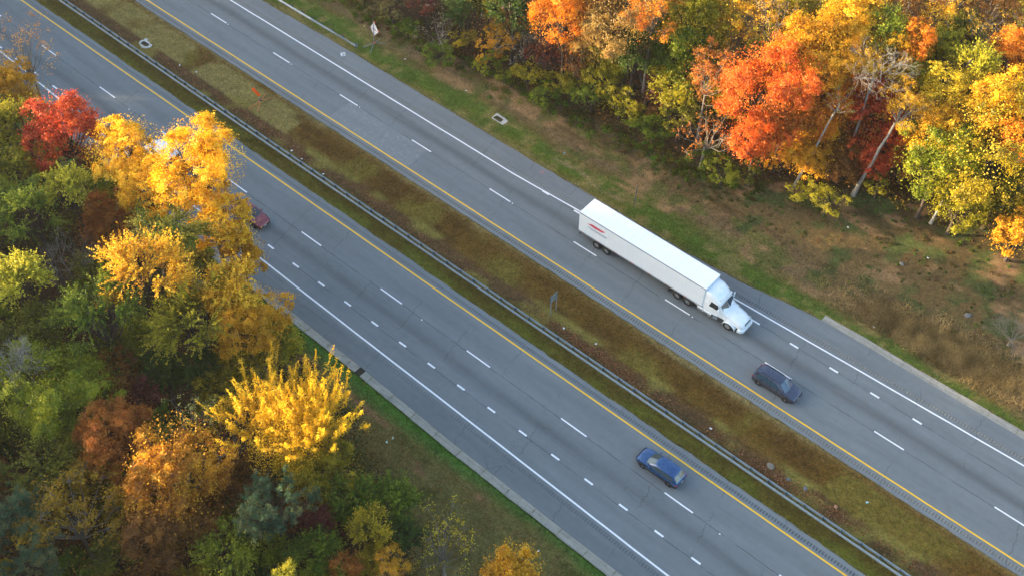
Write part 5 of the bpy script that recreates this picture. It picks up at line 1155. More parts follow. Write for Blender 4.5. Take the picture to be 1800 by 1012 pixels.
(-28.46, 91.39, 1.52, 1.79, 12.5, 2.48, 2.48, 'airydense', 'gold', 0.24, 'right leaning tree with thicker white trunk and gold leaves'),
(-19.83, 93.14, 0.33, 0.39, 5, 1.33, 1.33, 'airydense', 'goldolive', 0.18, 'short leaning grey stem under the left end of the golden-olive oak'),
(-14.97, 100.3, 0.38, 0.11, 6, 1.58, 1.58, 'airy', 'amber', 0.13, 'slanting pale stem under the golden-olive oak by the right border'),
(-81.33, 88.09, 0.3, 0.6, 14, 2.06, 2.06, 'billow', 'olive', 0.22, 'leftmost of the tall straight grey trunks at the top edge'),
(-77.45, 87.7, 0.3, 0.6, 16, 2.42, 2.42, 'billow', 'goldolive', 0.3, 'thick straight grey trunk, middle one of the tall trunks at the top edge'),
(-76.43, 87.65, 0.3, 0.6, 17, 1.99, 1.99, 'billow', 'olive', 0.24, 'rightmost of the tall straight grey trunks at the top edge'),
(-61.81, 98.04, 0.3, 0.6, 11, 2.32, 2.32, 'airy', 'orange', 0.2, 'pale branching stem rising through the orange-pink crown'),
]
for k, (x, y, dx, dy, zc, R, Hc, style, pal, tr, label) in enumerate(TREES):
    Rl, (lm, bm) = crown_for(style, R, k*7+3)
    gz = float(ground_z(x, y)); small = style in ('bush', 'twigbush') or zc < 3
    name = 'shrub' if small else ('pine_tree' if style == 'pine' else ('bare_tree' if style == 'bare' else 'autumn_tree'))
    root = empty(name, (x, y, gz)); tag(root, label, 'shrub' if small else 'tree', 'roadside shrubs' if small else ('trees of the left wood' if y < 55 else 'trees of the right wood'))
    cz = max(zc-gz, Hc*.86); rz = random.uniform(0, 6.28); sx = R/Rl
    if lm:
        o = link('crown', lm, root, (dx, dy, cz)); ax = random.uniform(.88, 1.14); o.scale = (sx*ax, sx/ax, Hc/Rl); o.rotation_euler = (random.uniform(-.08, .08), random.uniform(-.08, .08), rz)
        o.material_slots[0].link = 'OBJECT'; o.material_slots[0].material = mat_leaf(pal)
    else: o = None
    bark = BARK_W if (pal == 'white' or tr and zc < 13) else (BARK_G if style in ('bare', 'airy', 'airydense', 'twigbush') or tr or pal == 'orangetop' else BARK_D)
    ob = link('limbs', bm, root, (dx, dy, cz)); ob.scale = o.scale if o else (sx, sx, Hc/Rl); ob.rotation_euler = o.rotation_euler if o else (0, 0, rz)
    ob.material_slots[0].link = 'OBJECT'; ob.material_slots[0].material = bark
    if cz-Hc*.85 > .15:
        hh = cz-Hc*.80; v = Vector((dx*hh/cz, dy*hh/cz, hh)); t = link('trunk', TR[k % 4], root); rad = tr or min(.10+.035*R, .30)
        t.rotation_euler = v.to_track_quat('Z', 'Y').to_euler(); t.scale = (rad, rad, v.length+.05)
        t.material_slots[0].link = 'OBJECT'; t.material_slots[0].material = bark
        t.location.z = -.05

# wood beyond the frame, one mass on each side
def wood_mass(pts, label, seed):
    rng = np.random.default_rng(seed); CC, NN, SS, TT, VV, QQ = [], [], [], [], [], []; A, B = [], []
    for x, y, h in pts:
        R = rng.uniform(3.4, 5.0); n = 1500; d = sph(rng, 16, -.4); lc = d*R*.62; sub = rng.integers(0, 16, n); e = sph(rng, n, -.6)
        c = lc[sub]+e*R*.42; c[:, 2] *= 1.15; CC.append(c+np.array([x, y, h-R*1.1])); NN.append(e+rng.normal(size=e.shape)*.6+[0, 0, .3]); SS.append(rng.uniform(.4, .75, n)); TT.append(np.full(n, rng.random())*.8+rng.random(n)*.2)
        A.append((x, y, -.2)); B.append((x, y, h-R*1.6))
    V, Q_ = leaves(rng, np.concatenate(CC), np.concatenate(NN), np.concatenate(SS), .75)
    T = np.concatenate(TT); cols = np.array([lin('3a4a1c'), lin('5b5a1e'), lin('8a6a1c'), lin('9a5a1e'), lin('6d3a1c'), lin('b08a22')]); ci = np.minimum((T*6).astype(int), 5)
    Vt, Qt = tubes(A, B, .2, .1, 6); tint = np.concatenate([cols[ci], np.tile([[.06, .045, .035]], (len(Qt), 1))])
    tag(link('distant_wood', np_mesh('distant_wood', np.concatenate([V, Vt]), np.concatenate([Q_, Qt+len(V)]), [M_TINT], cols={'tint': ('FACE', tint)})), label, 'wood', kind='stuff')
